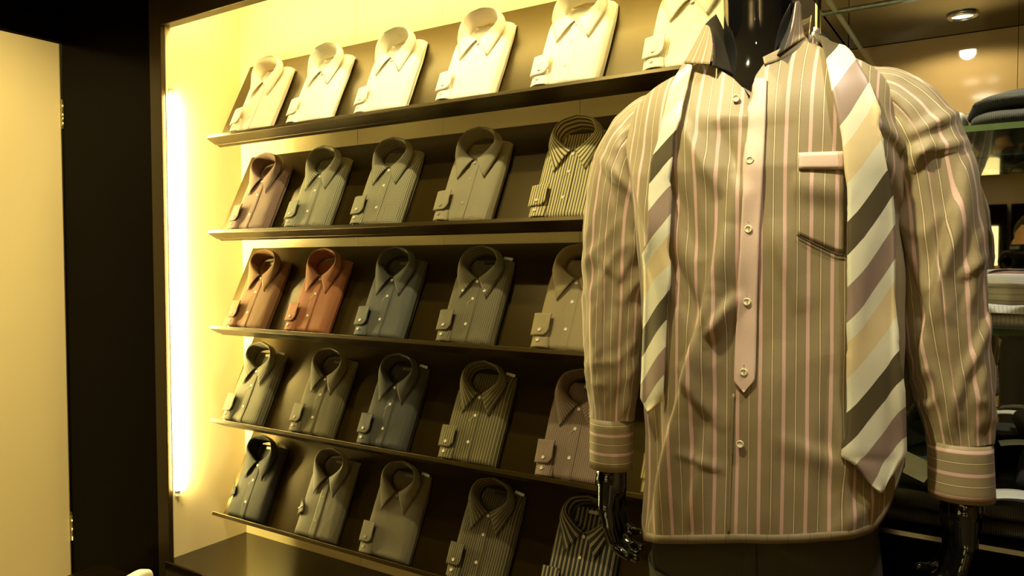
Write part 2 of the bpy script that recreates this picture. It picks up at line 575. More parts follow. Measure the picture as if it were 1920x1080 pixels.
# ------------------------------------------------------------------ tubes that light the niche
e = empty('light_tube', (XL + .009, YF + .016, H), label='bright upright light tube beside the dark pillar inside the niche', cat='light')
inst('glass_tube', mesh('tube', *tube([(0, 0, -.78), (0, 0, .56)], .007, 12)), TUBEM, e)
for z in (-.80, .565):
    inst('end_cap', mesh('cap', *tube([(0, 0, z), (0, 0, z + .018)], .008, 12)), PAPER, e)
e = empty('light_tube', ((XL + XR) / 2, YF + .060, ZH + .09), label='horizontal light tube hidden behind the header above the top shelf', cat='light')
inst('glass_tube', mesh('tube', *tube([(-.98, 0, 0), (.98, 0, 0)], .010, 12)), TUBET, e)
for x in (-1.0, .98):
    inst('end_cap', mesh('cap', *tube([(x, 0, 0), (x + .02, 0, 0)], .011, 12)), STEEL, e)

# ================================================================== SLANTED SHELVES
TILT = rad(26)
ROWZ = [H + z for z in (.424, .106, -.216, -.532, -.853)]
SX0, SX1 = -2.248, XR - .012
ORD = ['top', 'second', 'middle', 'fourth', 'bottom']
SHELFROOT = []
for i, z in enumerate(ROWZ):
    e = empty('display_shelf', (0, 1.632, z - .016), (PI / 2 - TILT, 0, 0), label=ORD[i] + ' of the five slanted dark wooden shirt shelves', cat='shelf', group='slanted shirt shelves')
    # local: x along, y up the board, z out of the board
    box('back_board', SX0, SX1, -.012, .314, -.016, 0, WOOD, e, bev=.0012)
    box('ledge', SX0 - .004, SX1, -.0125, -.0005, .0002, .043, WOOD, e, bev=.0012)
    box('bracket', SX0 + .25, SX0 + .31, .05, .24, -.05, -.016, PANEL, e)
    box('bracket', SX1 - .31, SX1 - .25, .05, .24, -.05, -.016, PANEL, e)
    box('added_led_strip', SX0 + .10, SX1 - .05, .10, .108, -.0185, -.0162, FILLM, e)  # added strip, hidden behind the board to brighten the wall gaps
    SHELFROOT.append(e)

# ================================================================== FOLDED SHIRTS
HW, HT, TH = .0925, .253, .034


def collar_half(t_):
    top = interp([(.0045, .190, .041), (.030, .203, .048), (.0585, .231, .057), (.044, .263, .064), (0, .275, .066)], t_)
    out = interp([(.044, .129, .0375), (.061, .170, .038), (.0775, .220, .039), (.055, .262, .044), (0, .279, .047)], t_)
    inn = interp([(.0035, .184, .034), (.024, .198, .029), (.0475, .226, .022), (.036, .254, .018), (0, .264, .016)], t_)
    return Vector(top), Vector(out), Vector(inn)


def front_n(s, t_, seed):
    w = HW - .008 * max(0, (t_ - .17) / .083) ** 2
    e_ = max(0., 1 - (abs(s) / w) ** 7)
    n = .006 + (TH - .006) * e_ ** .5
    if t_ > .19:
        f = (t_ - .19) / (HT - .19)
        n -= .012 * f * f * (.4 + .6 * min(1, abs(s) / .07))
    n *= (1 - .25 * max(0, 1 - t_ / .012) ** 2)
    # neck opening
    q = (s / .050) ** 2 + ((t_ - .232) / .040) ** 2
    if q < 1.25:
        k = min(1, max(0, (1.25 - q) / .5))
        n = n * (1 - k) + .014 * k
    # creases
    n += .0016 * nz(s * 22 + seed * 7, t_ * 9 + seed) + .0007 * nz(s * 60 + seed * 3, t_ * 25)
    return n


def make_body(seed):
    R_ = random.Random(seed)
    rid = [R_.uniform(-.002, .002) for _ in range(7)]
    NU, NV = 44, 46

    def fn(a, b_):
        t_ = HT * b_
        w = HW - .008 * max(0, (t_ - .17) / .083) ** 2
        # perimeter parameter: left side up, across the front, right side down
        if a < .14 or a > .86:
            k = a / .14 if a < .14 else (1 - a) / .14
            sg = -1 if a < .14 else 1
            layer = k * 6
            wob = .0030 * abs(sin(layer * PI / 2 * 1.0)) + rid[int(min(layer, 5))] * .7 + .0015 * nz(t_ * 14 + seed, layer * 2)
            n = .002 + k * (front_n(sg * w * .985, t_, seed) - .002)
            s = sg * (w - .0045 + wob)
            return (s, t_, n), (sg * (w + (1 - k) * .03), t_)
        k = (a - .14) / .72
        s = -w * .985 + 2 * w * .985 * k
        return (s, t_, front_n(s, t_, seed)), (s, t_)
    V, F, U = patch(fn, NU, NV)
    w1 = NU + 1
    # close top, bottom and back
    top = list(range(NV * w1, (NV + 1) * w1))
    F.append(tuple(top))
    F.append(tuple(reversed(range(w1))))
    F.append((0, NV * w1, NV * w1 + NU, NU))
    return mesh('shirt_body', V, F, U)


def make_collar():
    V, U, F = [], [], []
    NT, NC = 36, 9
    for j in range(NT + 1):
        x = j / NT * 2 - 1
        t_ = 1 - abs(x)
        top, out, inn = collar_half(t_)
        sg = 1 if x > 0 else -1
        for i in range(NC + 1):
            c = i / NC
            if c < .6:
                k = c / .6
                p = out.lerp(top, k)
                p = p + Vector((0, 0, .004 * sin(k * PI)))
            else:
                k = (c - .6) / .4
                p = top.lerp(inn, k)
                p = p + Vector((0, 0, .0015 * sin(k * PI)))
            if abs(x) < 1e-9: p.x = 0
            V.append(Vector((p.x * sg, p.y, p.z)))
            U.append((c * .075, x * .12 + 3))
    w = NC + 1
    for j in range(NT):
        for i in range(NC):
            F.append((j * w + i, j * w + i + 1, (j + 1) * w + i + 1, (j + 1) * w + i))
    return mesh('collar', V, F, U)


def lump(s, t_):
    return front_n(s, t_, 0)


def make_placket(seed=0):
    def fn(a, b_):
        s = -.014 + .028 * a
        t_ = .001 + .186 * b_
        n = front_n(s, t_, seed) + .0016 + (.0004 if 0 < a < 1 else -.0012)
        return (s, t_, n), (s, t_)
    return mesh('placket', *patch(fn, 8, 30))


def make_cuff():
    # the buttoned cuff end; lower corner rounded
    def fn(a, b_):
        s0, s1 = -.096, -.043
        tb = .032 + (.016 * max(0, (a - .72) / .28) ** 2)
        t_ = tb + (.091 - tb) * b_
        s = s0 + (s1 - s0) * a + .003 * (1 - b_)
        n = .0445 + .006 * (a ** 3) * (.5 + .5 * sin(b_ * 3)) - .006 * (1 - a) ** 4
        return (s, t_, n), (s, t_)
    return mesh('cuff', *patch(fn, 14, 12))


def make_sleeve_end():
    def fn(a, b_):
        s0, s1 = -.092, -.036
        t_ = .002 + .050 * b_
        s = s0 + (s1 - s0 - .010 * b_ * b_) * a + .002 * (1 - b_)
        n = .0395 + .004 * sin(a * PI) * (1 - b_) - .010 * (1 - a) ** 5 - .007 * max(0, (a - .85) / .15)
        return (s, t_, n), (s, t_)
    return mesh('sleeve_end', *patch(fn, 12, 10))


def make_sleeve_tuck():
    # short sleeve folded over the side edge
    def fn(a, b_):
        s = -.094 + .034 * a * (1 - .2 * b_)
        t_ = .055 + .055 * b_ + .028 * a * (1 - 2 * b_) * .6
        n = .0375 + .003 * a - .010 * (1 - a) ** 3
        return (s, t_, n), (s, t_)
    return mesh('sleeve_tuck', *patch(fn, 8, 8))


def make_pocket(seed=0):
    def fn(a, b_):
        s = .036 + .046 * a
        t_ = .003 + (.062 - .004 * abs(a - .5)) * b_
        n = front_n(s, t_, seed) + .0014
        return (s, t_, n), (s, t_)
    return mesh('pocket', *patch(fn, 8, 8))


def make_button(r=.0045):
    n = 14
    V, F = [], []
    for rr, zz in ((r, 0), (r, .0016), (r * .8, .0022), (r * .68, .0014)):
        V += [(rr * cos(2 * PI * k / n), rr * sin(2 * PI * k / n), zz) for k in range(n)]
    for j in range(3):
        F += [(j * n + k, j * n + (k + 1) % n, (j + 1) * n + (k + 1) % n, (j + 1) * n + k) for k in range(n)]
    F.append(tuple(range(3 * n, 4 * n)))
    return mesh('button', V, F)


M_BODY = [make_body(s) for s in (0, 1, 2, 3)]
M_COLLAR = make_collar()
M_PLACKET = make_placket()
M_CUFF = make_cuff()
M_SLEEVE = make_sleeve_end()
M_TUCK = make_sleeve_tuck()
M_POCKET = make_pocket()
M_BUTTON = make_button()
M_LABEL = boxdata(-.019, .019, -.004, .004, 0, .0012)
M_CARD = boxdata(.0, .030, -.0016, .006, -.001, .001)
M_TAG = boxdata(-.012, .012, -.0016, .0016, 0, .001)
M_THREAD = mesh('thread', *tube([(0, 0, .001), (-.004, -.006, .003), (-.010, -.010, .002), (-.013, -.017, .001)], .0005, 5))


def folded_shirt(m, label, loc, rot, cuff=True, pocket=True, buttons=BUTTON, seed=0, lab=None, card=False, thread=False, placket=True, down=False, tuck=False, group='folded shirts on the slanted shelves', scale=1.):
    e = empty('dress_shirt', loc, rot, label, 'shirt', group)
    e.scale = (scale,) * 3
    inst('body', M_BODY[seed % 4], m, e)
    inst('collar', M_COLLAR, m, e, solid=.0012, offset=0)
    if placket: inst('placket', M_PLACKET, m, e)
    if pocket: inst('pocket', M_POCKET, m, e)
    for t_ in ((.128, .055) if placket else ()):
        inst('button', M_BUTTON, buttons, e, loc=(0, t_, front_n(0, t_, 0) + .0012))
    inst('button', M_BUTTON, buttons, e, loc=(0, .178, front_n(0, .178, 0) + .002))
    if thread: inst('thread', M_THREAD, STITCH, e, loc=(-.001, .127, TH + .002))
    if down:
        for s in (-.036, .036):
            inst('button', M_BUTTON, buttons, e, loc=(s, .150, .041))
    if cuff:
        inst('sleeve_end', M_SLEEVE, m, e, solid=.0022)
        c = inst('cuff', M_CUFF, m, e, solid=.0025)
        inst('button', M_BUTTON, buttons, c, loc=(-.067, .046, .0455))
        inst('button', M_BUTTON, buttons, e, loc=(-.067, .020, .0425))
    if tuck:
        inst('sleeve_tuck', M_TUCK, m, e, solid=.002)
        if tuck == 2: inst('size_tag', M_TAG, PAPER, e, loc=(-.078, .083, .0395), rot=(0, -.25, .5))
    if lab:
        inst('neck_label', M_LABEL, lab, e, loc=(.010, .243, .0165))
    if card:
        inst('collar_card', M_CARD, PAPER, e, loc=(.054, .2555, .020), rot=(0, 0, -.16))
    return e


B = {}
W_ = (.86, .83, .74)
B[0, 0] = (plain('cream_twill', (.80, .70, .54)), 'plain cream shirt, leftmost on the top shelf', dict(placket=True, pocket=False))
B[0, 1] = (fabric('white_check', [(0, W_), (.6, (.70, .66, .52))], .004, cross=(.72, .68, .55)), 'white shirt with a fine check, second from left on the top shelf', dict(pocket=False, placket=False))
B[0, 2] = (fabric('white_dobby', [(0, W_), (.6, (.66, .62, .48))], .0035, cross=(.62, .58, .46)), 'white fine-checked shirt with grey collar lining, third from left on the top shelf', dict(pocket=False, placket=False))
B[0, 3] = (plain('white_pink_poplin', (.84, .76, .66)), 'plain pinkish white shirt, fourth from left on the top shelf', dict(pocket=False, placket=False))
B[0, 4] = (plain('white_poplin', (.88, .83, .70)), 'plain white shirt, fifth from left on the top shelf', dict(pocket=False))
B[0, 5] = (stripe('cream_hairline', (.86, .80, .60), (.70, .62, .40), .005, .3), 'cream hairline-striped shirt beside the mannequin neck on the top shelf', dict(pocket=False, placket=False))
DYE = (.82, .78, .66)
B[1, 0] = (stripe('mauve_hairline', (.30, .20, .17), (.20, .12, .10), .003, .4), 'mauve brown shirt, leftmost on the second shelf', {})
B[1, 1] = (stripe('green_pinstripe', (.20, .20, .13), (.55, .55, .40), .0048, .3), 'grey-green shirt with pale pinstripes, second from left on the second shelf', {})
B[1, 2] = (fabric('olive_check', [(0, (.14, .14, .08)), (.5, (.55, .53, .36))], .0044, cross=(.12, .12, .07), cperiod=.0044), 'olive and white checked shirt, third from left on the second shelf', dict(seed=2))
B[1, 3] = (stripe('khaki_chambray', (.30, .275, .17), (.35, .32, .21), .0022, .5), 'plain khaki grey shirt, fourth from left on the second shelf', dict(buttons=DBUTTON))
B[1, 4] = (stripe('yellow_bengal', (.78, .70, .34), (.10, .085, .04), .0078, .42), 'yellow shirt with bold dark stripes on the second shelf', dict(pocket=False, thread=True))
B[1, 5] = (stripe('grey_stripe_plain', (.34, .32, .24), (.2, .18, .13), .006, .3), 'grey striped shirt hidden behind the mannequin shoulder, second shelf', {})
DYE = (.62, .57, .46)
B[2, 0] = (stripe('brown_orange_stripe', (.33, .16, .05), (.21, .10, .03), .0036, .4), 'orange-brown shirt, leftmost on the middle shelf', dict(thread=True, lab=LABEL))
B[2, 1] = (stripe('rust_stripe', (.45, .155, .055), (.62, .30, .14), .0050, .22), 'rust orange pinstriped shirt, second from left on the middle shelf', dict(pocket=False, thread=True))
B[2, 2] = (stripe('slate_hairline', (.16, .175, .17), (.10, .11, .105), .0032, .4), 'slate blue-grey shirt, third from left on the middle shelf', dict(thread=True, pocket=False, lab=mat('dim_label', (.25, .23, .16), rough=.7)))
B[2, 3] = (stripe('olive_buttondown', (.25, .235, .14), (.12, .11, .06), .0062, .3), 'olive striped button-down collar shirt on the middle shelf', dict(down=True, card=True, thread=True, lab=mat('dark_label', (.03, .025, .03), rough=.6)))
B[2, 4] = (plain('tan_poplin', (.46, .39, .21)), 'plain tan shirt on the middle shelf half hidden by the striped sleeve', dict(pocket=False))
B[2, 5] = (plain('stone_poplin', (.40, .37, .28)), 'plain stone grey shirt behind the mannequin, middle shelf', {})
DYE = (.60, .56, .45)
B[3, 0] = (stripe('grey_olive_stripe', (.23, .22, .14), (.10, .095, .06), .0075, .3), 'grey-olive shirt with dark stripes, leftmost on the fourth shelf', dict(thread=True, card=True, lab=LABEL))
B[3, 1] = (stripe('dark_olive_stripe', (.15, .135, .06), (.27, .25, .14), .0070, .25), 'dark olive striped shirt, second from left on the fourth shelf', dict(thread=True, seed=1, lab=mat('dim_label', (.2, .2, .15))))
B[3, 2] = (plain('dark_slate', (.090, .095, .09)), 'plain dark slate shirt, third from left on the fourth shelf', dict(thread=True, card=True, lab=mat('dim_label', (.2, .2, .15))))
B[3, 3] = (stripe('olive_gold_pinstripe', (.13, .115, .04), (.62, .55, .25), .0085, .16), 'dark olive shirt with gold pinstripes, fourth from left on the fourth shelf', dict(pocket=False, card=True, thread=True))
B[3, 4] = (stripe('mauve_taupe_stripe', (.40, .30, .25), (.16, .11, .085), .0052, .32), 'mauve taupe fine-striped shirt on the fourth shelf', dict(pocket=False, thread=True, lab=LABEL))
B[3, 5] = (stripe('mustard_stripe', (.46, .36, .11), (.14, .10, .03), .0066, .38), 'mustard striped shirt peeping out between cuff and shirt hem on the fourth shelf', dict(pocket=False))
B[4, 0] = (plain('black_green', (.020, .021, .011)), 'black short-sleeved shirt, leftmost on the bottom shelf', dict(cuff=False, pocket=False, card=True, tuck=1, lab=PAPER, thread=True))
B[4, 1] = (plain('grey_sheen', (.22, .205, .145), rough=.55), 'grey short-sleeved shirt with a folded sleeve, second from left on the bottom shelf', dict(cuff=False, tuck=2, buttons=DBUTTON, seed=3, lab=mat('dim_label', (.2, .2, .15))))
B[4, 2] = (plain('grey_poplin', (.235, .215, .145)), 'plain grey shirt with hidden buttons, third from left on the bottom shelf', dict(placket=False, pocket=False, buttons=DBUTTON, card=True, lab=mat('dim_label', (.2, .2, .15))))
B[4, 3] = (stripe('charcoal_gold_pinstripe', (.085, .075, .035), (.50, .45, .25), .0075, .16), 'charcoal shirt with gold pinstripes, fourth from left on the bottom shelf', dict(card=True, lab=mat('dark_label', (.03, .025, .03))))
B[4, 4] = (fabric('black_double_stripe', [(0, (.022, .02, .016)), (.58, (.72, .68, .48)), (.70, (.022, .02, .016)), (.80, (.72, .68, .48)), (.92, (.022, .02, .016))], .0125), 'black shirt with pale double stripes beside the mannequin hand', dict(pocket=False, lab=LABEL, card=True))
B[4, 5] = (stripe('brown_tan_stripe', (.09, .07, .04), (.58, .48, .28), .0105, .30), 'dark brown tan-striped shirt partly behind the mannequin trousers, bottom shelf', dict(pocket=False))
DYE = (1, 1, 1)
COLX = [[-2.062, -1.788, -1.497, -1.196, -.897, -.60], [-2.075, -1.800, -1.516, -1.206, -.902, -.60], [-2.093, -1.806, -1.505, -1.198, -.896, -.60], [-2.122, -1.790, -1.497, -1.192, -.884, -.60], [-2.115, -1.780, -1.492, -1.168, -.872, -.565]]
RND = random.Random(4)
for (i, j), (m, lab_, kw) in B.items():
    kw = dict(kw)
    kw.setdefault('seed', (i * 2 + j) % 4)
    z = ROWZ[i] - .016
    folded_shirt(m, lab_, (COLX[i][j], 1.632, z), (PI / 2 - TILT, RND.uniform(-.02, .02), RND.uniform(-.012, .012)), **kw)
    # lift a hair off the board
for o in COL.objects:
    if o.name.startswith('dress_shirt'):
        o.location.y -= .0012
        o.location.z += .0012

# ================================================================== MANNEQUIN
MO = Vector((-.346, 1.281, 0))
MROT = YAW - rad(28)
MM = Matrix.Translation(MO + Vector((0, 0, H))) @ Matrix.Rotation(MROT, 4, 'Z')    # local: x right, -y front, z from eye height
MI = MM.inverted()


def local_pix(u, v, y):
    """local point on the plane y=const seen at pixel"""
    o = MI @ CAM
    d = MI.to_3x3() @ ray(u, v)
    return o + d * ((y - o.y) / d.y)


RINGS = [  # z, half width, front depth, back depth, x offset
    (-.48, .206, .142, .110, .021), (-.30, .202, .132, .108, .022), (-.12, .200, .132, .106, .018), (.04, .204, .138, .110, .010),
    (.14, .210, .140, .114, .004), (.20, .212, .130, .114, .0)]


def ring_pt(z, th):
    a, bf, bb, xc = lerpk(RINGS, z)
    c, s = cos(th), sin(th)          # th=0 -> right, pi/2 -> front, 3pi/2 back
    ex = 2 / 2.5
    x = xc + a * math.copysign(abs(c) ** ex, c)
    y = -math.copysign(abs(s) ** ex, s) * (bf if s > 0 else bb)
    return Vector((x, y, z))


def hem_z(th):
    c, s = cos(th), sin(th)
    if s >= 0:
        z = -.426 + .046 * c - .004 * abs(c)
        if c > .72: z += .075 * ((c - .72) / .28) ** 2
        if c < -.85: z += .03 * ((-c - .85) / .15) ** 2
        return z
    return -.43 + .11 * abs(c) ** 3


_NK = [Vector((.074, .010, .340)), local_pix(1510, 78, -.020), local_pix(1470, 104, -.070), local_pix(1434, 118, -.098), local_pix(1417, 142, -.106),
       local_pix(1405, 187, -.118), local_pix(1396, 168, -.112), local_pix(1375, 147, -.100), local_pix(1345, 129, -.084), local_pix(1316, 116, -.040), Vector((-.074, .010, .340))]
_NA = [0, .42, .95, 1.30, 1.45, PI / 2 - .02, 1.66, 1.82, 2.12, 2.70, PI]


def neck_pt(th):
    c, s = cos(th), sin(th)
    if s >= 0:
        th = math.acos(max(-1, min(1, c)))
        return Vector(lerpk([(a,) + tuple(p) for a, p in zip(_NA, _NK)], th))
    return Vector((.074 * c, .070 * -s + .010, .340 + .014 * -s))


# soft folds pulled in the cloth: (u0,v0,u1,v1,width px,height m)
FOLDS = [  # u0, v0, u1, v1, width on the left of the line, width on the right, height m
    (1395, 300, 1352, 480, 14, 34, .010), (1352, 470, 1302, 680, 9, 40, .020), (1310, 640, 1222, 990, 8, 46, .024), (1255, 470, 1330, 640, 20, 12, -.010), (1262, 340, 1300, 460, 14, 22, -.010),
    (1375, 560, 1340, 620, 7, 16, .012), (1235, 780, 1225, 1000, 14, 10, -.010), (1285, 240, 1345, 345, 20, 12, .010), (1350, 250, 1390, 340, 10, 22, -.009), (1190, 300, 1250, 520, 9, 24, .014),
    (1640, 225, 1700, 300, 10, 22, .012), (1650, 260, 1690, 400, 9, 20, .010), (1600, 480, 1560, 760, 30, 18, .006), (1680, 480, 1668, 800, 12, 14, .014), (1575, 360, 1500, 345, 18, 26, .007),
    (1480, 830, 1640, 900, 26, 16, .005), (1560, 650, 1540, 960, 12, 22, -.005), (1450, 700, 1430, 960, 18, 26, .006), (1330, 820, 1300, 960, 10, 24, .008), (1565, 760, 1590, 990, 10, 20, .008),
    (1285, 700, 1345, 790, 8, 20, .007), (1290, 850, 1350, 880, 6, 12, .004), (1455, 440, 1490, 560, 14, 24, .005), (1640, 930, 1560, 1000, 18, 26, .006)]
RSL = [(1800, 340, 1735, 640, 7, 34, .020), (1716, 250, 1790, 215, 8, 14, .010), (1715, 290, 1800, 270, 7, 14, .010), (1700, 330, 1745, 270, 7, 16, .012), (1798, 520, 1838, 485, 7, 12, .007), (1836, 420, 1815, 560, 8, 18, .008),
       (1850, 600, 1815, 690, 6, 14, .010), (1690, 470, 1740, 620, 14, 9, -.010), (1770, 560, 1790, 800, 12, 20, .006), (1725, 720, 1760, 815, 7, 14, .008), (1840, 690, 1845, 820, 7, 12, .007), (1800, 700, 1770, 830, 7, 12, .006)]
LSL = [(1168, 290, 1212, 560, 30, 7, .015), (1130, 300, 1190, 370, 8, 14, .010), (1140, 330, 1175, 430, 8, 12, -.008), (1115, 480, 1160, 520, 8, 14, .006), (1160, 560, 1140, 700, 10, 14, .007), (1110, 560, 1120, 760, 7, 12, .007), (1185, 620, 1170, 800, 8, 12, .008)]


def fold_h(u, v, folds):
    h = 0
    for u0, v0, u1, v1, wl, wr, a in folds:
        dx, dy = u1 - u0, v1 - v0
        L2 = dx * dx + dy * dy
        t_ = ((u - u0) * dx + (v - v0) * dy) / L2
        if t_ < -.25 or t_ > 1.25: continue
        d = ((u - u0) * dy - (v - v0) * dx) / math.sqrt(L2)      # > 0: right of the line going down
        w = wr if d > 0 else wl
        if abs(d) > 3 * w: continue
        tp = max(0., 1 - (2 * abs(t_ - .5) / 1.5) ** 2)
        h += a * tp * math.exp(-(d / w) ** 2)
    return h


def torso_pt(th, b_, folds=True):
    """b_ 0 hem .. .72 armpit level .. 1 neck"""
    if b_ < .72:
        k = b_ / .72
        zt = hem_z(th)
        z = zt + (.20 - zt) * k
        p = ring_pt(z, th)
    else:
        k = (b_ - .72) / .28
        p0 = ring_pt(.20, th)
        p3 = neck_pt(th)
        side = abs(cos(th)) ** 1.5
        p1 = p0 + Vector((.006 * math.copysign(side, cos(th)), 0, .035 + .068 * side))
        p1.y *= 1 - .25 * side
        p2 = p0.lerp(p3, .55)
        p2.z = p3.z - .010 - .016 * side - .030 * (1 - side)
        q = 1 - k
        p = p0 * q ** 3 + p1 * (3 * q * q * k) + p2 * (3 * q * k * k) + p3 * k ** 3
    if folds and sin(th) > -.35:
        c = MM @ p
        u, v = proj(c)
        nrm = Vector((p.x * .35, p.y, 0)).normalized()
        amp = min(1, (1 - b_) * 8) * min(1, (sin(th) + .35) * 3)
        h = fold_h(u, v, FOLDS) + .0035 * nz(p.x * 9, p.z * 5) + .0012 * nz(p.x * 26 + 4, p.z * 18) + .0035 * (.35 - abs(nz(p.x * 7 + p.z * 2.5 + 9, p.z * 5 - p.x * 2)))
        p = p + nrm * (h * amp)
    return p


# reference arc so that stripes stay parallel on the front
ARC = []
acc = 0
prev = None
for k in range(721):
    th = PI * 1.5 - 2 * PI * k / 720       # start at back centre, go via left.. (decreasing angle)
    p = ring_pt(.08, th)
    if prev is not None: acc += (p - prev).length
    prev = p
    ARC.append(acc)


def arc_front(x):
    a, bf = .206, .139
    x = max(-.2, min(.2, x))
    n = 12
    s = 0
    px, py = 0, bf
    for k in range(1, n + 1):
        xx = x * k / n
        yy = bf * (1 - (abs(xx) / a) ** 2.5) ** .4
        s += math.hypot(xx - px, yy - py)
        px, py = xx, yy
    return math.copysign(s, x)


PER = .0330
T0 = (.275, .215, .120)
DK = (.07, .052, .03)
PK = (.62, .41, .36)
CRM = (.56, .46, .28)
MSHIRT = fabric('taupe_pink_stripe', [(0, PK), (.15, T0), (.545, DK), (.562, CRM), (.615, DK), (.632, T0)], PER, rough=.55, weave=.12, sheen=.05)
MSHIRT_X = fabric('taupe_pink_stripe_cross', [(0, PK), (.15, T0), (.545, DK), (.562, CRM), (.615, DK), (.632, T0)], PER, axis=1, rough=.55, weave=.12, sheen=.05)
MTAUPE = fabric('taupe_cloth', [(0, T0), (.5, [c * .92 for c in T0])], .0015, rough=.55, sheen=.05)
MPINK = plain('pink_cloth', (.74, .55, .47), rough=.55)
TIEP = (.30, .215, .175)
TIED = (.085, .066, .032)
TIEC = (.76, .74, .58)
TIEB = (.74, .60, .35)
TIE = fabric('tie_silk', [(0, TIED), (.165, TIEC), (.355, TIEB), (.55, TIEC), (.66, TIEP), (.835, TIEC)], .266, axis=1, slope=-1.2, rough=.42, sheen=.1, weave=.05, phase=.81)
TROUS = fabric('grey_wool', [(0, (.046, .042, .022)), (.5, (.062, .057, .032))], .0016, rough=.85, weave=.25)

mq = empty('mannequin', (MO.x, MO.y, 0), (0, 0, MROT), 'glossy black mannequin wearing the open striped shirt and dark trousers', 'mannequin')
sh = empty('striped_shirt', (MO.x, MO.y, H), (0, 0, MROT), 'taupe shirt with pink stripes and pink button placket worn by the mannequin', 'shirt')
NT_, NB = 340, 200


def torso_fn(a, b_):
    th = -PI / 2 + 2 * PI * a
    p = torso_pt(th, b_)
    q = torso_pt(th, b_, False)
    uu = -arc_front(q.x) if sin(th) >= 0 else -arc_front(q.x) + .9
    return p, (-uu + .0031, q.z)


V, F, U = patch(torso_fn, NT_, NB)
YOKE_B = .905
Ff, Fy = [], []
for k, f in enumerate(F):
    j, i = divmod(k, NT_)
    th = -PI / 2 + 2 * PI * (i + .5) / NT_
    b_ = (j + .5) / NB
    (Fy if (b_ > .80 and sin(th) < .22) else Ff).append(f)


def sub(V, F, U):
    idx = sorted({i for f in F for i in f})
    mp = {o: n for n, o in enumerate(idx)}
    return [V[i] for i in idx], [tuple(mp[i] for i in f) for f in F], [U[i] for i in idx]


tv, tf, tu = sub(V, Ff, U)
inst('body', mesh('shirt_torso', tv, tf, tu), MSHIRT, sh, solid=.0012)
tv, tf, tu = sub(V, Fy, U)
inst('yoke', mesh('shirt_yoke', tv, tf, [(a, (V_.y + 2) if True else b_) for (a, b_), V_ in zip(tu, tv)]), MSHIRT_X, sh, solid=.0012)
BVH = BVHTree.FromPolygons([MM @ Vector(p) for p in V], F)


def hit(u, v, off=.002):
    """point on the shirt front seen at pixel, lifted toward the outside, in local mannequin space"""
    d = ray(u, v).normalized()
    p, n, i, dist = BVH.ray_cast(CAM, d)
    if p is None:
        return local_pix(u, v, -.02)
    if n.dot(d) > 0: n = -n
    return MI @ (p + n * off)


def hitpatch(fn, nu, nv, off, smooth_it=0, uvf=None):
    """patch whose fn gives pixels; laid on the shirt"""
    def g(a, b_):
        u, v = fn(a, b_)
        return hit(u, v, off), (0, 0)
    V, F, U = patch(g, nu, nv)
    w = nu + 1
    for _ in range(smooth_it):
        N = list(V)
        for j in range(nv + 1):
            for i in range(nu + 1):
                nb = [V[jj * w + ii] for ii, jj in ((i - 1, j), (i + 1, j), (i, j - 1), (i, j + 1)) if 0 <= ii <= nu and 0 <= jj <= nv]
                c = sum(nb, Vector()) / len(nb)
                q = V[j * w + i]
                N[j * w + i] = Vector((q.x, q.y * .5 + c.y * .5, q.z))
        V = N
    U = []
    for j in range(nv + 1):
        for i in range(nu + 1):
            p = V[j * w + i]
            U.append((p.x, p.z))
    return V, F, U


def edge_interp(pts, v):
    for (u0, v0), (u1, v1) in zip(pts, pts[1:]):
        if v <= v1:
            f = (v - v0) / max(1e-6, v1 - v0)
            return u0 + (u1 - u0) * max(0, min(1, f))
    return pts[-1][0]


# hem band
def hem_fn(a, b_):
    th = -PI / 2 + 2 * PI * a
    p = torso_pt(th, .0 + .016 * b_)
    o = Vector((p.x * .35, p.y, 0)).normalized() * .0007
    return p + o, (arc_front(p.x), p.z)


inst('hem', mesh('hem', *patch(hem_fn, 160, 2)), fabric('taupe_hem', [(0, [c * .8 for c in T0]), (.49, DK), (.51, [c * .8 for c in T0])], .03, rough=.6), sh, solid=.001)

# pink placket with pointed end
PL = [(1405, 185), (1404, 240), (1397, 300), (1388, 430), (1381, 560), (1377, 700), (1376.5, 716)]
PR = [(1440, 118), (1436, 240), (1432, 300), (1425, 430), (1421, 560), (1418, 690), (1416, 722)]


def plack(a, b_):
    v = 150 + (585 - 0) * b_
    l, r = edge_interp(PL, v), edge_interp(PR, v)
    if v > 715:
        k = min(1, (v - 715) / 20)
        m_ = 1396
        l = l + (m_ - l) * k
        r = r + (m_ - r) * k
    if v < 185:
        l = 1405 + (185 - v) * .35
    return l + (r - l) * a, v


inst('placket', mesh('placket', *hitpatch(plack, 8, 90, .004, 2)), MPINK, sh, solid=.0015)


# facing edge of the lower front opening
def lowp(a, b_):
    v = 738 + 262 * b_
    l = 1374 - (v - 738) * .035
    return l + 3.5 * a, v


inst('front_edge', mesh('front_edge', *hitpatch(lowp, 2, 30, .003, 1)), MTAUPE, sh, solid=.001)
for (u, v) in ((1408, 302), (1403, 430), (1400, 565), (1396, 697), (1389, 831), (1382, 188)):
    p = hit(u, v, .0052)
    n = Vector((0, -1, 0))
    o = inst('button', make_button(.0058), BUTTON, sh, loc=p, rot=(PI / 2, 0, 0))
for (u, v) in ((1403, 430), (1400, 565), (1396, 697)):
    p = hit(u, v, .0056)
    inst('thread', mesh('thread', *tube([p + Vector((0, 0, -.006)), p + Vector((.001, -.003, 0)), p + Vector((0, 0, .011))], .0007, 5)), STITCH, sh)

# pocket with pink band, and its slanted lower seam
def pock(a, b_):
    u = 1497 + 86 * a
    return u, 288 + (-3) * a + b_ * (31 + 3 * a)


inst('pocket_band', mesh('pocket_band', *hitpatch(pock, 10, 4, .0042, 1)), MPINK, sh, solid=.0015)


def pocket_body(a, b_):
    u = 1495 + 88 * a
    bot = 440 + 36 * min(1, a * 1.15)
    return u, 318 + (bot - 318) * b_


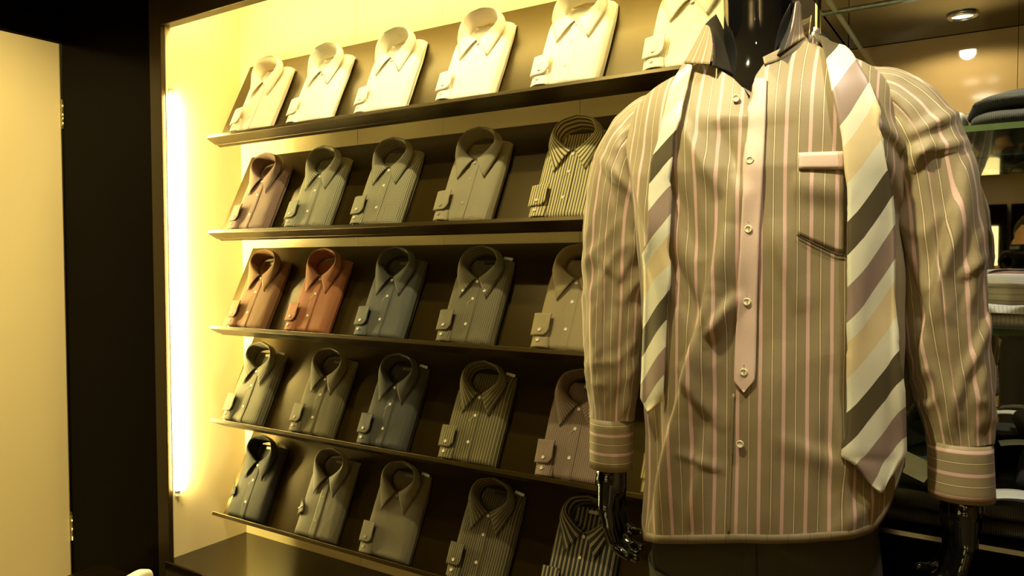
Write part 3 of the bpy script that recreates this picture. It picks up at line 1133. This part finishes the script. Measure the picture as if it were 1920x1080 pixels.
inst('pocket', mesh('pocket', *hitpatch(pocket_body, 12, 14, .0022, 1)), MSHIRT, sh, solid=.0008)
inst('seam', mesh('seam', *tube([hit(1493 + 86 * k / 10, 441 + 36 * min(1, 1.15 * k / 10), .004) for k in range(11)], .0007, 5)), DARKSEAM, sh)


# ------------------------------------------------------------------ sleeves
def sleeve(path, radii, seed, folds, flat=.86):
    """path: local centre points, radii: x-radius per point"""
    NS, NA = 130, 110
    P, R_ = [], []
    n = len(path) - 1
    for j in range(NS + 1):
        q = interp([tuple(p) + (r,) for p, r in zip(path, radii)], j / NS)
        P.append(Vector(q[:3]))
        R_.append(q[3])
    V, U, F = [], [], []
    L_ = 0
    frame = Vector((0, -1, 0))
    def ridge(n_):
        return .42 - abs(n_) ** .8
    for j in range(NS + 1):
        t_ = (P[min(j + 1, NS)] - P[max(j - 1, 0)]).normalized()
        if j: L_ += (P[j] - P[j - 1]).length
        fr = (frame - t_ * frame.dot(t_)).normalized()
        sd = fr.cross(t_)                # sideways
        s_ = j / NS
        for i in range(NA + 1):
            a = 2 * PI * i / NA
            ca, sa = cos(a), sin(a)
            elb = math.exp(-((s_ - .52) / .10) ** 2) + math.exp(-((s_ - .84) / .09) ** 2) + .6 * math.exp(-((s_ - .22) / .07) ** 2)
            h = .0075 * ridge(nz(ca * 1.5 + seed * 9, sa * 1.5, s_ * 2.4)) + .011 * elb * ridge(nz(ca * 1.2 + seed * 3, sa * 1.2 + 5, s_ * 11 + .9 * sa))
            h += .0012 * nz(ca * 4 + seed, sa * 4, s_ * 26) - .004
            if s_ > .90: h += .0028 * sin(a * 9 + seed) * (s_ - .90) * 10       # gathers above the cuff
            if s_ > .95: h *= (1 - s_) / .05 * .8 + .2
            if s_ < .08: h *= s_ / .08
            rr = R_[j] + h
            q = P[j] + fr * (rr * flat * cos(a)) + sd * (rr * sin(a))
            if ca > -.3:
                u_, v_ = proj(MM @ q)
                q += (q - P[j]).normalized() * (.75 * fold_h(u_, v_, folds) * min(1, (ca + .3) * 2) * min(1, s_ * 10) * min(1, (1 - s_) * 12))
            V.append(q)
            U.append((a * .0625 + .004, L_))
    w = NA + 1
    for j in range(NS):
        for i in range(NA):
            F.append((j * w + i, j * w + i + 1, (j + 1) * w + i + 1, (j + 1) * w + i))
    return V, F, U


def cuff(p0, p1, rx, ry):
    NA, NB = 40, 6

    def fn(a, b_):
        th = 2 * PI * a
        c = p0.lerp(p1, b_)
        k = 1 + .02 * b_
        return Vector((c.x + rx * k * cos(th), c.y + ry * k * sin(th), c.z)), (th * .045, c.z + PER * .42)
    return patch(fn, NA, NB)


RP = [Vector(p) for p in ((.150, .0, .252), (.196, -.002, .240), (.236, -.004, .182), (.256, -.004, .08), (.268, .0, -.03), (.277, -.005, -.12), (.289, -.008, -.20), (.297, -.010, -.270))]
RR = (.050, .053, .060, .063, .063, .060, .054, .044)
LP = [Vector(p) for p in ((-.150, .0, .246), (-.190, -.002, .234), (-.226, -.004, .172), (-.243, -.004, .06), (-.248, .0, -.05), (-.248, -.008, -.14), (-.246, -.014, -.21), (-.246, -.018, -.285))]
LR = (.050, .053, .060, .061, .060, .057, .050, .041)
inst('sleeve', mesh('sleeve', *sleeve(RP, RR, 3, RSL)), MSHIRT, sh, solid=.001)
inst('sleeve', mesh('sleeve', *sleeve(LP, LR, 8, LSL)), MSHIRT, sh, solid=.001)
CR0, CR1 = Vector((.297, -.010, -.267)), Vector((.3005, -.013, -.350))
CL0, CL1 = Vector((-.247, -.018, -.282)), Vector((-.245, -.022, -.372))
inst('cuff', mesh('cuff', *cuff(CR0, CR1, .041, .038)), MSHIRT_X, sh, solid=.002)
inst('cuff', mesh('cuff', *cuff(CL0, CL1, .037, .036)), MSHIRT_X, sh, solid=.002)


# ------------------------------------------------------------------ collar of the worn shirt
def quad_patch(curves, nu, nv, bulge=0.):
    """curves: list of rows, each a list of local points; interpolated both ways"""
    def fn(a, b_):
        rows = [Vector(interp([tuple(p) for p in r], a)) for r in curves]
        p = Vector(interp([tuple(p) for p in rows], b_))
        return p, (a * .10, b_ * .07)
    return patch(fn, nu, nv)


def LPx(u, v, y):
    return local_pix(u, v, y)


# left leaf turned down over the tie
leaf = quad_patch([[LPx(1322, 47, -.010), LPx(1330, 50, -.032), LPx(1334, 62, -.052)],
                   [LPx(1302, 84, -.030), LPx(1318, 86, -.060), LPx(1336, 88, -.080)],
                   [LPx(1283, 118, -.050), LPx(1306, 119, -.085), LPx(1331, 121, -.108)]], 10, 10)
cl = empty('collar_group', (0, 0, 0))
bpy.data.objects.remove(cl)
inst('collar_leaf', mesh('collar_leaf', *leaf), MSHIRT, sh, solid=.0015)
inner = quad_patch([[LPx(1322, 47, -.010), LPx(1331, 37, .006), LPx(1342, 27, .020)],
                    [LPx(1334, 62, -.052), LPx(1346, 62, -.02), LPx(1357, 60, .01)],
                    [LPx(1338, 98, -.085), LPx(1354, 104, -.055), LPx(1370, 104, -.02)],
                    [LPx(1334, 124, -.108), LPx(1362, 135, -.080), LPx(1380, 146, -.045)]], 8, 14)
inst('collar_stand', mesh('collar_stand', *inner), mat('shade_lining', (.026, .020, .012), rough=.8, spec=.2), sh, solid=.0012)  # shade inside the collar put into a darker lining colour
# right leaf and stand
leaf2 = quad_patch([[LPx(1491, 4, -.005), LPx(1496, 2, .01), LPx(1500, 10, .03)],
                    [LPx(1484, 48, -.045), LPx(1493, 45, -.02), LPx(1503, 46, .02)],
                    [LPx(1467, 97, -.082), LPx(1489, 82, -.052), LPx(1509, 71, -.015)]], 8, 10)
inst('collar_leaf', mesh('collar_leaf', *leaf2), MSHIRT, sh, solid=.0015)
stand2 = quad_patch([[LPx(1430, 108, -.094), LPx(1462, 92, -.068), LPx(1490, 76, -.032), LPx(1507, 66, -.008)],
                     [LPx(1433, 122, -.104), LPx(1470, 110, -.078), LPx(1502, 90, -.040), LPx(1518, 80, -.012)]], 14, 3)
inst('collar_stand', mesh('collar_stand', *stand2), MTAUPE, sh, solid=.0012)
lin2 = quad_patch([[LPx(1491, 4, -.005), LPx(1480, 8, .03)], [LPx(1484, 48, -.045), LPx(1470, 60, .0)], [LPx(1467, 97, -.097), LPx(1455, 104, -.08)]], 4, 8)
inst('collar_lining', mesh('collar_lining', *lin2), mat('deep_shade_lining', (.012, .010, .010), rough=.8), sh, solid=.001)  # shade inside the right leaf put into the near-black colour


# back of the collar, round behind the neck
def backc(a, b_):
    th = -PI * (.03 + .94 * a)
    r = .076 + .006 * b_
    return Vector((r * cos(th), -r * sin(th) * 1.0 + .008, .335 + .062 * b_ + .012 * sin(PI * a))), (a * .2, b_ * .06)


inst('collar_back', mesh('collar_back', *patch(backc, 24, 5)), MSHIRT_X, sh, solid=.0015)

# ------------------------------------------------------------------ the necktie draped round the collar
tie = empty('necktie', (MO.x, MO.y, H), (0, 0, MROT), 'cream, brown and mauve diagonally striped silk necktie draped open round the collar', 'necktie')
TLL = [(1288, 122), (1262, 180), (1243, 270), (1230, 310), (1222, 375), (1221, 560), (1218, 690), (1216, 745), (1216, 772)]
TLR = [(1306, 122), (1290, 190), (1272, 270), (1263, 340), (1260, 500), (1257, 640), (1252, 735), (1250, 752), (1250, 772)]
TRL = [(1522, 66), (1541, 100), (1556, 180), (1574, 265), (1583, 400), (1585, 560), (1580, 700), (1578, 830), (1577, 860), (1577, 920)]
TRR = [(1556, 82), (1590, 112), (1620, 160), (1645, 220), (1656, 290), (1664, 400), (1671, 550), (1679, 620), (1684, 720), (1684, 835), (1682, 850), (1682, 920)]


def tie_left(a, b_):
    v = 122 + 650 * b_
    l, r = edge_interp(TLL, v), edge_interp(TLR, v)
    u = l + (r - l) * a
    if v > 745:
        lim = 1226
        k = (v - 745) / 27
        l2 = l + (lim - l) * k
        r2 = r + (lim - r) * max(0, (v - 750) / 22)
        u = l2 + (r2 - l2) * a
    return u, v


def tie_right(a, b_):
    l0, r0 = 66, 80
    v = (66 + 854 * b_) + 14 * a * max(0, 1 - b_ * 3)
    l, r = edge_interp(TRL, v), edge_interp(TRR, v)
    if v > 848:
        k = min(1, (v - 858) / 62) if v > 858 else 0
        k2 = min(1, (v - 848) / 72)
        l = l + (1640 - l) * k
        r = r + (1640 - r) * k2
    return l + (r - l) * a, v


def tie_uv(V, nu, nv, w0, slope):
    """uv in metres: across, along"""
    U = []
    for j in range(nv + 1):
        for i in range(nu + 1):
            p = V[j * (nu + 1) + i]
            m_ = V[j * (nu + 1) + nu // 2]
            U.append(((p - m_).length * (1 if i > nu // 2 else -1), m_.z))
    return U


V, F, U = hitpatch(tie_left, 8, 90, .010, 10)
V = [Vector((p.x, p.y - .002, p.z)) for p in V]
inst('narrow_blade', mesh('narrow_blade', V, F, [(a, b_ - .0926) for a, b_ in tie_uv(V, 8, 90, .03, 1)]), TIE, tie, solid=.004)
V, F, U = hitpatch(tie_right, 12, 110, .010, 14)
V = [Vector((p.x, p.y - .003, p.z)) for p in V]
inst('wide_blade', mesh('wide_blade', V, F, tie_uv(V, 12, 110, .08, 1)), TIE, tie, solid=.005)


def tloop(a, b_):
    th = -PI * (-.08 + 1.16 * a)
    r = .090 + .004 * b_
    return Vector((r * cos(th), -r * sin(th) + .006, .328 + .040 * b_ + .014 * sin(PI * max(0, min(1, a))))), (b_ * .04, a * .25)


inst('neck_loop', mesh('neck_loop', *patch(tloop, 24, 4)), TIE, tie, solid=.003)

# ------------------------------------------------------------------ mannequin body, hands, feet
def loft(keys, n=36, xc=0):
    """keys: z, rx, ryfront, ryback, xoff, yoff"""
    V, F = [], []
    NL = 40
    for j in range(NL + 1):
        z, rx, rf, rb, xo, yo = interp(keys, j / NL)
        for i in range(n):
            th = 2 * PI * i / n
            V.append(Vector((xo + rx * cos(th), yo - sin(th) * (rf if sin(th) > 0 else rb), z)))
    for j in range(NL):
        for i in range(n):
            F.append((j * n + i, j * n + (i + 1) % n, (j + 1) * n + (i + 1) % n, (j + 1) * n + i))
    F.append(tuple(reversed(range(n))))
    F.append(tuple(range(NL * n, (NL + 1) * n)))
    return V, F


V, F = loft([(H - .42, .15, .10, .085, .005, 0), (H - .10, .15, .10, .085, .005, 0), (H + .10, .165, .112, .09, 0, 0), (H + .20, .16, .110, .09, 0, 0), (H + .265, .12, .085, .08, 0, 0), (H + .305, .072, .066, .066, 0, .004), (H + .35, .058, .058, .060, 0, .008), (H + .41, .0555, .056, .058, 0, .006), (H + .452, .057, .057, .058, 0, .004)])
inst('body', mesh('mannequin_body', V, F), BLACK, mq)
V, F = tube([(0, .004, H + .452), (0, .004, H + .456), (0, .004, H + .470), (0, .004, H + .476)], [.060, .061, .060, .040], 36)
inst('neck_cap', mesh('neck_cap', V, F), STEEL, mq)


def hand(side, wrist, yaw_):
    """relaxed hand hanging from the wrist; side +1 = on the right of the picture; palm faces the thigh"""
    s = -side                # inward direction on x
    caps = []
    # forearm into the cuff, wrist
    caps += [((0, 0, .05), .025, (0, 0, .0), .0245), ((0, 0, .0), .0255, (s * .002, -.004, -.03), .026)]
    # palm: four metacarpals fanned front to back
    ys = (-.026, -.009, .008, .024)
    for k, y in enumerate(ys):
        caps.append(((s * .001, y * .45, -.01), .019, (s * .004, y, -.088 + .006 * abs(k - 1.2)), .0125 - .0008 * k))
    caps.append(((0, -.012, -.02), .02, (0, -.004, -.07), .017))
    # fingers: lengths, curl
    LN = ((.042, .026, .020), (.046, .030, .021), (.043, .028, .020), (.034, .021, .018))
    for k, y in enumerate(ys):
        p = Vector((s * .004, y, -.088 + .006 * abs(k - 1.2)))
        ang = rad(14 + 3 * k)
        r0 = .0100 - (.0012 if k == 3 else 0)
        for q, l in enumerate(LN[k]):
            d = Vector((s * sin(ang), -.02 * (k - 1) - .03 * q, -cos(ang))).normalized()
            p2 = p + d * l
            caps.append((p, r0, p2, r0 - .0008))
            p = p2
            r0 -= .0009
            ang += rad(29 + 3 * k)
    # thumb leaves the front side of the palm near its base
    p = Vector((s * .004, -.020, -.028))
    for d, l, r0, r1 in (((s * .22, -.48, -.85), .042, .0155, .0125), ((s * .30, -.12, -.95), .034, .0120, .0105), ((s * .35, .04, -.93), .026, .0105, .0085)):
        p2 = p + Vector(d).normalized() * l
        caps.append((p, r0, p2, r1))
        p = p2
    M = Matrix.Translation(wrist) @ Matrix.Rotation(yaw_, 4, 'Z')
    k_ = .96
    caps = [(M @ (Vector(a) * k_), ra * 1.12, M @ (Vector(c) * k_), rc * 1.12) for a, ra, c, rc in caps]
    return blob(caps, .0022, 4)


inst('hand', hand(1, Vector((CR1.x, CR1.y, CR1.z + H - .002)), rad(25)), BLACK, mq)
inst('hand', hand(-1, Vector((CL1.x, CL1.y, CL1.z + H - .002)), rad(-12)), BLACK, mq)
for s in (-1, 1):
    V, F = loft([(.10, .045, .14, .07, s * .10, -.02), (.12, .047, .15, .075, s * .10, -.02), (.15, .042, .11, .065, s * .10, -.01), (.19, .036, .05, .05, s * .10, 0), (.26, .04, .045, .05, s * .10, 0)], 24)
    inst('foot', mesh('foot', V, F), BLACK, mq)
pl = empty('plinth', (MO.x, MO.y, 0), (0, 0, MROT), 'low dark plinth under the mannequin feet', 'plinth')
box('base', -.24, .24, -.26, .10, 0, .098, WOOD, pl, bev=.004)

# trousers
tr = empty('trousers', (MO.x, MO.y, H), (0, 0, MROT), 'dark grey wool trousers worn by the mannequin under the striped shirt', 'trousers')


def leg_pt(s, a, b_):
    z = -.52 - .62 * b_
    rx, rf = lerpk([(0, .098, .105), (.15, .092, .10), (.5, .078, .085), (1, .070, .082)], b_)
    th = 2 * PI * a
    w = .004 * nz(cos(th) * 2 + s, sin(th) * 2, z * 9)
    return Vector((s * .092 + .012 + (rx + w) * cos(th), -(rf + w) * sin(th), z)), (th * .09, z)


for s in (-1, 1):
    inst('leg', mesh('leg', *patch(lambda a, b_: leg_pt(s, a, b_), 36, 40)), TROUS, tr, solid=.001)


def seat_pt(a, b_):
    z = -.30 - .24 * b_
    th = 2 * PI * a
    rx, rf, rb = lerpk([(0, .158, .100, .095), (.5, .176, .112, .105), (1, .188, .112, .108)], b_)
    c, s_ = cos(th), sin(th)
    x = .014 + rx * math.copysign(abs(c) ** .85, c)
    y = -math.copysign(abs(s_) ** .85, s_) * (rf if s_ > 0 else rb)
    h = .012 * math.exp(-(((x - .10) * .75 + (z + .46)) / .022) ** 2) * (1 if s_ > 0 else 0) * min(1, max(0, (x + .02) / .05))
    h += .005 * nz(x * 12, z * 14, 3)
    y -= h
    return Vector((x, y, z)), (th * .16, z)


inst('hips', mesh('hips', *patch(seat_pt, 72, 40)), TROUS, tr, solid=.001)
inst('waistband', mesh('waistband', *patch(lambda a, b_: (Vector((.014 + .161 * cos(2 * PI * a), -.103 * sin(2 * PI * a), -.30 + .035 * b_)), (a, b_ * .03)), 48, 3)), TROUS, tr, solid=.002)
inst('fly', mesh('fly', *patch(lambda a, b_: (Vector((.006 + .02 * a, seat_pt(.25, b_)[0].y - .003, -.31 - .20 * b_)), (a * .02, b_ * .2)), 3, 16)), TROUS, tr, solid=.001)

# ================================================================== MIRROR BAY CONTENTS
def glass_shelf(z, y0, label):
    e = empty('glass_shelf', (0, 0, z), label=label, cat='shelf', group='glass shelves in the mirror bay')
    box('pane', MX0 + .002, 1.58, y0 + .0022, YB - .006, -.010, 0, GLASS, e)
    box('front_edge', MX0 + .002, 1.58, y0, y0 + .002, -.010, 0, GREEN, e)
    for x in (MX0 + .05, .70, 1.5):
        inst('bracket', mesh('bracket', *tube([(x, YB - .005, -.016), (x, YB - .10, -.016)], .005, 8)), STEEL, e)


glass_shelf(H + .2185, 1.44, 'upper glass shelf with dark knitwear in front of the mirror')
glass_shelf(H - .1095, 1.44, 'lower glass shelf carrying folded white and purple shirts')
tb = empty('display_table', (.65, 1.61, 0), label='black display table with a metal front edge below the mirror', cat='table')
TZ = H - .445
box('top', -.945, .93, -.21, .20, TZ - .03, TZ, PANEL, tb, bev=.002)
box('metal_edge', -.945, .93, -.213, -.2105, TZ - .012, TZ - .004, STEEL, tb)
box('panel', -.92, .90, -.18, .18, .05, TZ - .03, PANEL, tb)
box('kick', -.90, .88, -.15, .16, 0, .05, WOOD, tb)


def folded_pile(name, loc, w, d, h, m, label, cat, rz=0., seed=0, layers=2, group=None, lump_=.006):
    e = empty(name, loc, (0, 0, rz), label, cat, group)
    for k in range(layers):
        hh = h / layers

        def fn(a, b_, k=k):
            # pillow-like folded cloth, front fold rounded
            th = 2 * PI * a
            ph = -PI / 2 + PI * b_
            cx = math.copysign(abs(cos(th)) ** .35, cos(th)) * abs(cos(ph)) ** .35
            cy = math.copysign(abs(sin(th)) ** .35, sin(th)) * abs(cos(ph)) ** .35
            sz = math.copysign(abs(sin(ph)) ** .8, sin(ph))
            x, y = cx * w / 2, cy * d / 2
            zc = hh * (k + .5)
            z = zc + sz * hh * .5
            n_ = nz(x * 14 + seed * 3, y * 14, k * 5.1 + seed)
            z += (lump_ * n_ if sz > 0 else 0) * (1 + (k == layers - 1))
            return Vector((x * (1 + .03 * nz(y * 9, k + seed)), y * (1 + .04 * nz(x * 9, k + seed + 7)), max(z, .0005))), (x, y + z)
        inst('fold', mesh('fold', *patch(fn, 64, 20)), m, e)
    return e


KNIT = fabric('charcoal_knit', [(0, (.05, .055, .055)), (.5, (.085, .09, .09))], .003, cross=(.03, .032, .032), cperiod=.003, rough=.9, weave=.35)
TWEED = fabric('black_tweed', [(0, (.022, .02, .018)), (.6, (.085, .078, .06))], .0032, cross=(.015, .014, .012), cperiod=.0032, rough=.85)
PURP = fabric('purple_birdseye', [(0, (.16, .085, .11)), (.5, (.28, .18, .20))], .003, cross=(.10, .05, .07), cperiod=.003)
WSTR = stripe('white_blue_stripe', (.78, .80, .74), (.09, .10, .10), .013, .16)
WCHK = fabric('white_edge_check', [(0, (.80, .80, .72)), (.8, (.55, .55, .5))], .006)
DGRN = plain('dark_green_cloth', (.035, .045, .032))
folded_pile('sweater', (.125, 1.60, H + .2190), .36, .27, .060, KNIT, 'thick charcoal knitted sweater folded on the upper glass shelf', 'sweater', .08, 2, 2)
folded_pile('white_shirt', (-.108, 1.66, H + .2190), .10, .20, .055, plain('bright_white', (.88, .90, .9)), 'white folded shirt left of the charcoal sweater on the upper glass shelf', 'shirt', 0, 5, 1)
Z2 = H - .1090
folded_pile('check_shirt', (-.01, 1.58, Z2), .27, .25, .022, WCHK, 'white faintly checked shirt at the bottom of the lower glass shelf stack', 'shirt', .03, 1, 1, 'shirts stacked on the lower glass shelf', .003)
folded_shirt(WCHK, 'white collared shirt in the middle of the lower glass shelf stack', (.075, 1.68, Z2 + .0225), (0, 0, PI - .25), cuff=False, pocket=False, seed=1, group='shirts stacked on the lower glass shelf')
folded_pile('purple_shirt', (.10, 1.618, Z2 + .0610), .26, .13, .028, PURP, 'purple patterned shirt lying on the stack of white shirts', 'shirt', -.12, 3, 1, 'shirts stacked on the lower glass shelf', .006)
folded_pile('striped_white_shirt', (.05, 1.765, Z2 + .045), .34, .09, .030, WSTR, 'white shirt with dark lines at the back of the lower glass shelf', 'shirt', .02, 4, 1, 'shirts stacked on the lower glass shelf', .004)
GT = 'dark garments on the black table'
folded_pile('tweed_trousers', (-.06, 1.52, TZ + .0005), .34, .20, .052, TWEED, 'black tweed trousers folded at the front of the black table', 'trousers', .03, 6, 2, GT)
folded_pile('tweed_jacket', (.30, 1.52, TZ + .0005), .32, .22, .060, TWEED, 'dark tweed jacket with a button folded at the right of the table', 'jacket', -.05, 9, 2, GT)
folded_shirt(DGRN, 'dark green shirt with standing collar and white card behind the tweed trousers', (-.105, 1.45, TZ + .060), (.03, 0, -.05), cuff=False, pocket=False, seed=2, buttons=DBUTTON, group=GT, scale=.95)
folded_shirt(plain('black_cloth', (.02, .019, .018)), 'black shirt with standing collar at the far right of the table', (.11, 1.50, TZ + .068), (.03, 0, -.05), cuff=False, pocket=False, seed=1, buttons=DBUTTON, group=GT, scale=.95)


def paper_tag(loc, w, d, rz, label):
    e = empty('paper_tag', loc, (0, 0, rz), label, 'tag', 'white paper size tags')
    inst('sheet', mesh('sheet', *patch(lambda a, b_: (Vector((-w / 2 + w * a, -d / 2 + d * b_, .006 * sin(a * 4.5) + .004)), (a, b_)), 16, 4)), PAPER, e, solid=.0008)
    for k in range(5):
        box('print_dot', -.001, .001, -d / 2 + d * (.12 + .19 * k), -d / 2 + d * (.16 + .19 * k), .0105, .0112, DARKSEAM, e)


paper_tag((.045, 1.432, TZ + .066), .12, .055, .10, 'white perforated paper tag lying on the tweed jacket by the mannequin hand')
paper_tag((.055, 1.62, TZ + .112), .11, .045, .08, 'white perforated paper tag on the black shirt behind the cuff')
tc_ = empty('white_card', (-.135, 1.43, TZ + .105), (.55, .3, -.3), 'white collar card leaning at the dark green shirt collar', 'card')
box('sheet', -.035, .045, -.022, .022, 0, .001, PAPER, tc_)

# ================================================================== PHOTOGRAPHER (seen in the mirror)
ph = empty('person', (.16, -.42, 0), (0, 0, 0), 'photographer in dark clothes holding a black camera to the face, seen in mirror', 'person')
PB = Vector((.16, -.42, 0))


def pv(x, y, z):
    return Vector((x, y, z)) - PB


caps = [  # torso, neck, head
    (pv(.17, -.46, .92), .155, pv(.16, -.44, 1.10), .15), (pv(.16, -.44, 1.10), .15, pv(.15, -.40, 1.22), .13),
    (pv(.02, -.40, 1.20), .075, pv(.30, -.44, 1.20), .075), (pv(.15, -.36, 1.22), .06, pv(.13, -.28, 1.32), .055),
    # arms to the camera
    (pv(-.02, -.40, 1.20), .06, pv(-.06, -.24, 1.03), .048), (pv(-.06, -.24, 1.03), .046, pv(-.01, -.10, 1.22), .034),
    (pv(.34, -.44, 1.20), .06, pv(.30, -.26, 1.02), .048), (pv(.30, -.26, 1.02), .046, pv(.10, -.14, 1.24), .034),
    # legs
    (pv(.09, -.46, .90), .10, pv(.07, -.44, .50), .075), (pv(.07, -.44, .50), .072, pv(.07, -.47, .09), .05), (pv(.07, -.47, .06), .045, pv(.05, -.34, .045), .04),
    (pv(.25, -.46, .90), .10, pv(.27, -.44, .50), .075), (pv(.27, -.44, .50), .072, pv(.27, -.47, .09), .05), (pv(.27, -.47, .06), .045, pv(.27, -.34, .045), .04)]
inst('body', blob(caps, .012, 5), JACKET, ph)
hd = [(pv(.125, -.27, 1.40), .088, pv(.118, -.245, 1.345), .070), (pv(.115, -.235, 1.33), .058, pv(.112, -.215, 1.30), .042), (pv(.108, -.175, 1.362), .014, pv(.106, -.166, 1.342), .016),
      (pv(.045, -.275, 1.375), .018, pv(.043, -.275, 1.35), .014), (pv(.205, -.275, 1.375), .018, pv(.207, -.275, 1.35), .014), (pv(.13, -.28, 1.32), .055, pv(.14, -.33, 1.26), .055),
      (pv(.085, -.182, 1.312), .010, pv(.130, -.182, 1.312), .010)]
inst('head', blob(hd, .006, 4), SKIN, ph)
inst('hair', blob([(pv(.125, -.295, 1.42), .092, pv(.125, -.30, 1.38), .085), (pv(.12, -.22, 1.468), .045, pv(.13, -.30, 1.47), .05)], .008, 3), HAIR, ph)
# hands round the camera
hr = [(pv(.10, -.14, 1.24), .030, pv(.088, -.105, 1.285), .026)]
for k in range(4):
    z0 = 1.312 - .0185 * k
    hr += [(pv(.092, -.105, z0), .0095, pv(.082, -.068, z0), .009), (pv(.082, -.068, z0), .009, pv(.050, -.056, z0 - .002), .008)]
hr += [(pv(.085, -.115, 1.30), .012, pv(.06, -.125, 1.318), .010)]
inst('hand', blob(hr, .004, 3), SKIN, ph)
hl = [(pv(-.01, -.10, 1.22), .030, pv(.0, -.075, 1.252), .026)]
for k in range(4):
    x0 = -.03 + .018 * k
    hl += [(pv(x0 * .6, -.075, 1.25), .0095, pv(x0, -.05, 1.255), .009), (pv(x0, -.05, 1.255), .009, pv(x0 - .004, -.036, 1.275), .008)]
hl += [(pv(.015, -.09, 1.255), .012, pv(.048, -.085, 1.275), .010)]
inst('hand', blob(hl, .004, 3), SKIN, ph)
for x in (.095, .150):
    inst('eye', blob([(pv(x, -.186, 1.378), .011, pv(x, -.1855, 1.378), .011)], .003, 1), PAPER, ph)
cm = empty('camera_body', (0, 0, H), (0, 0, YAW), 'black single-lens camera held by the photographer in the mirror', 'camera')
box('body', -.062, .068, -.125, -.075, -.050, .040, CAMBLK, cm, bev=.008)
box('prism_hump', -.026, .026, -.122, -.070, .038, .066, CAMBLK, cm, bev=.008)
box('grip', .044, .074, -.080, -.055, -.048, .036, CAMBLK, cm, bev=.008)
V, F = tube([(0, -.075, -.004), (0, -.060, -.004), (0, -.058, -.004), (0, -.022, -.004), (0, -.021, -.004)], [.034, .034, .037, .037, .034], 24)
inst('lens_barrel', mesh('lens', V, F), CAMBLK, cm)
V, F = tube([(0, -.0215, -.004), (0, -.0205, -.004)], [.028, .022], 24)
inst('front_glass', mesh('fg', V, F), BLACK, cm)
V, F = tube([(.05, -.10, .038), (.05, -.10, .048)], .010, 16)
inst('dial', mesh('dial', V, F), CAMBLK, cm)

# ================================================================== LOW BENCH AT THE PILLAR FOOT
_d = ray(250, 1073)
_p = CAM + _d * (1.34 / _d.y)
bn = empty('low_bench', (_p.x + .0, 1.24, 0), label='low dark bench standing at the foot of the pillar', cat='bench')
BZ = _p.z - .075
box('top', -.34, .34, -.20, .19, BZ - .025, BZ, PLAT, bn, bev=.003)
for sx in (-.30, .30):
    for sy in (-.16, .15):
        box('leg', sx - .02, sx + .02, sy - .02, sy + .02, 0, BZ - .025, PANEL, bn)
folded_pile('white_cloth', (_p.x, 1.34, BZ + .0005), .055, .12, .070, plain('soft_white', (.8, .74, .62)), 'white folded garment lying on the low bench', 'garment', .2, 11, 1)
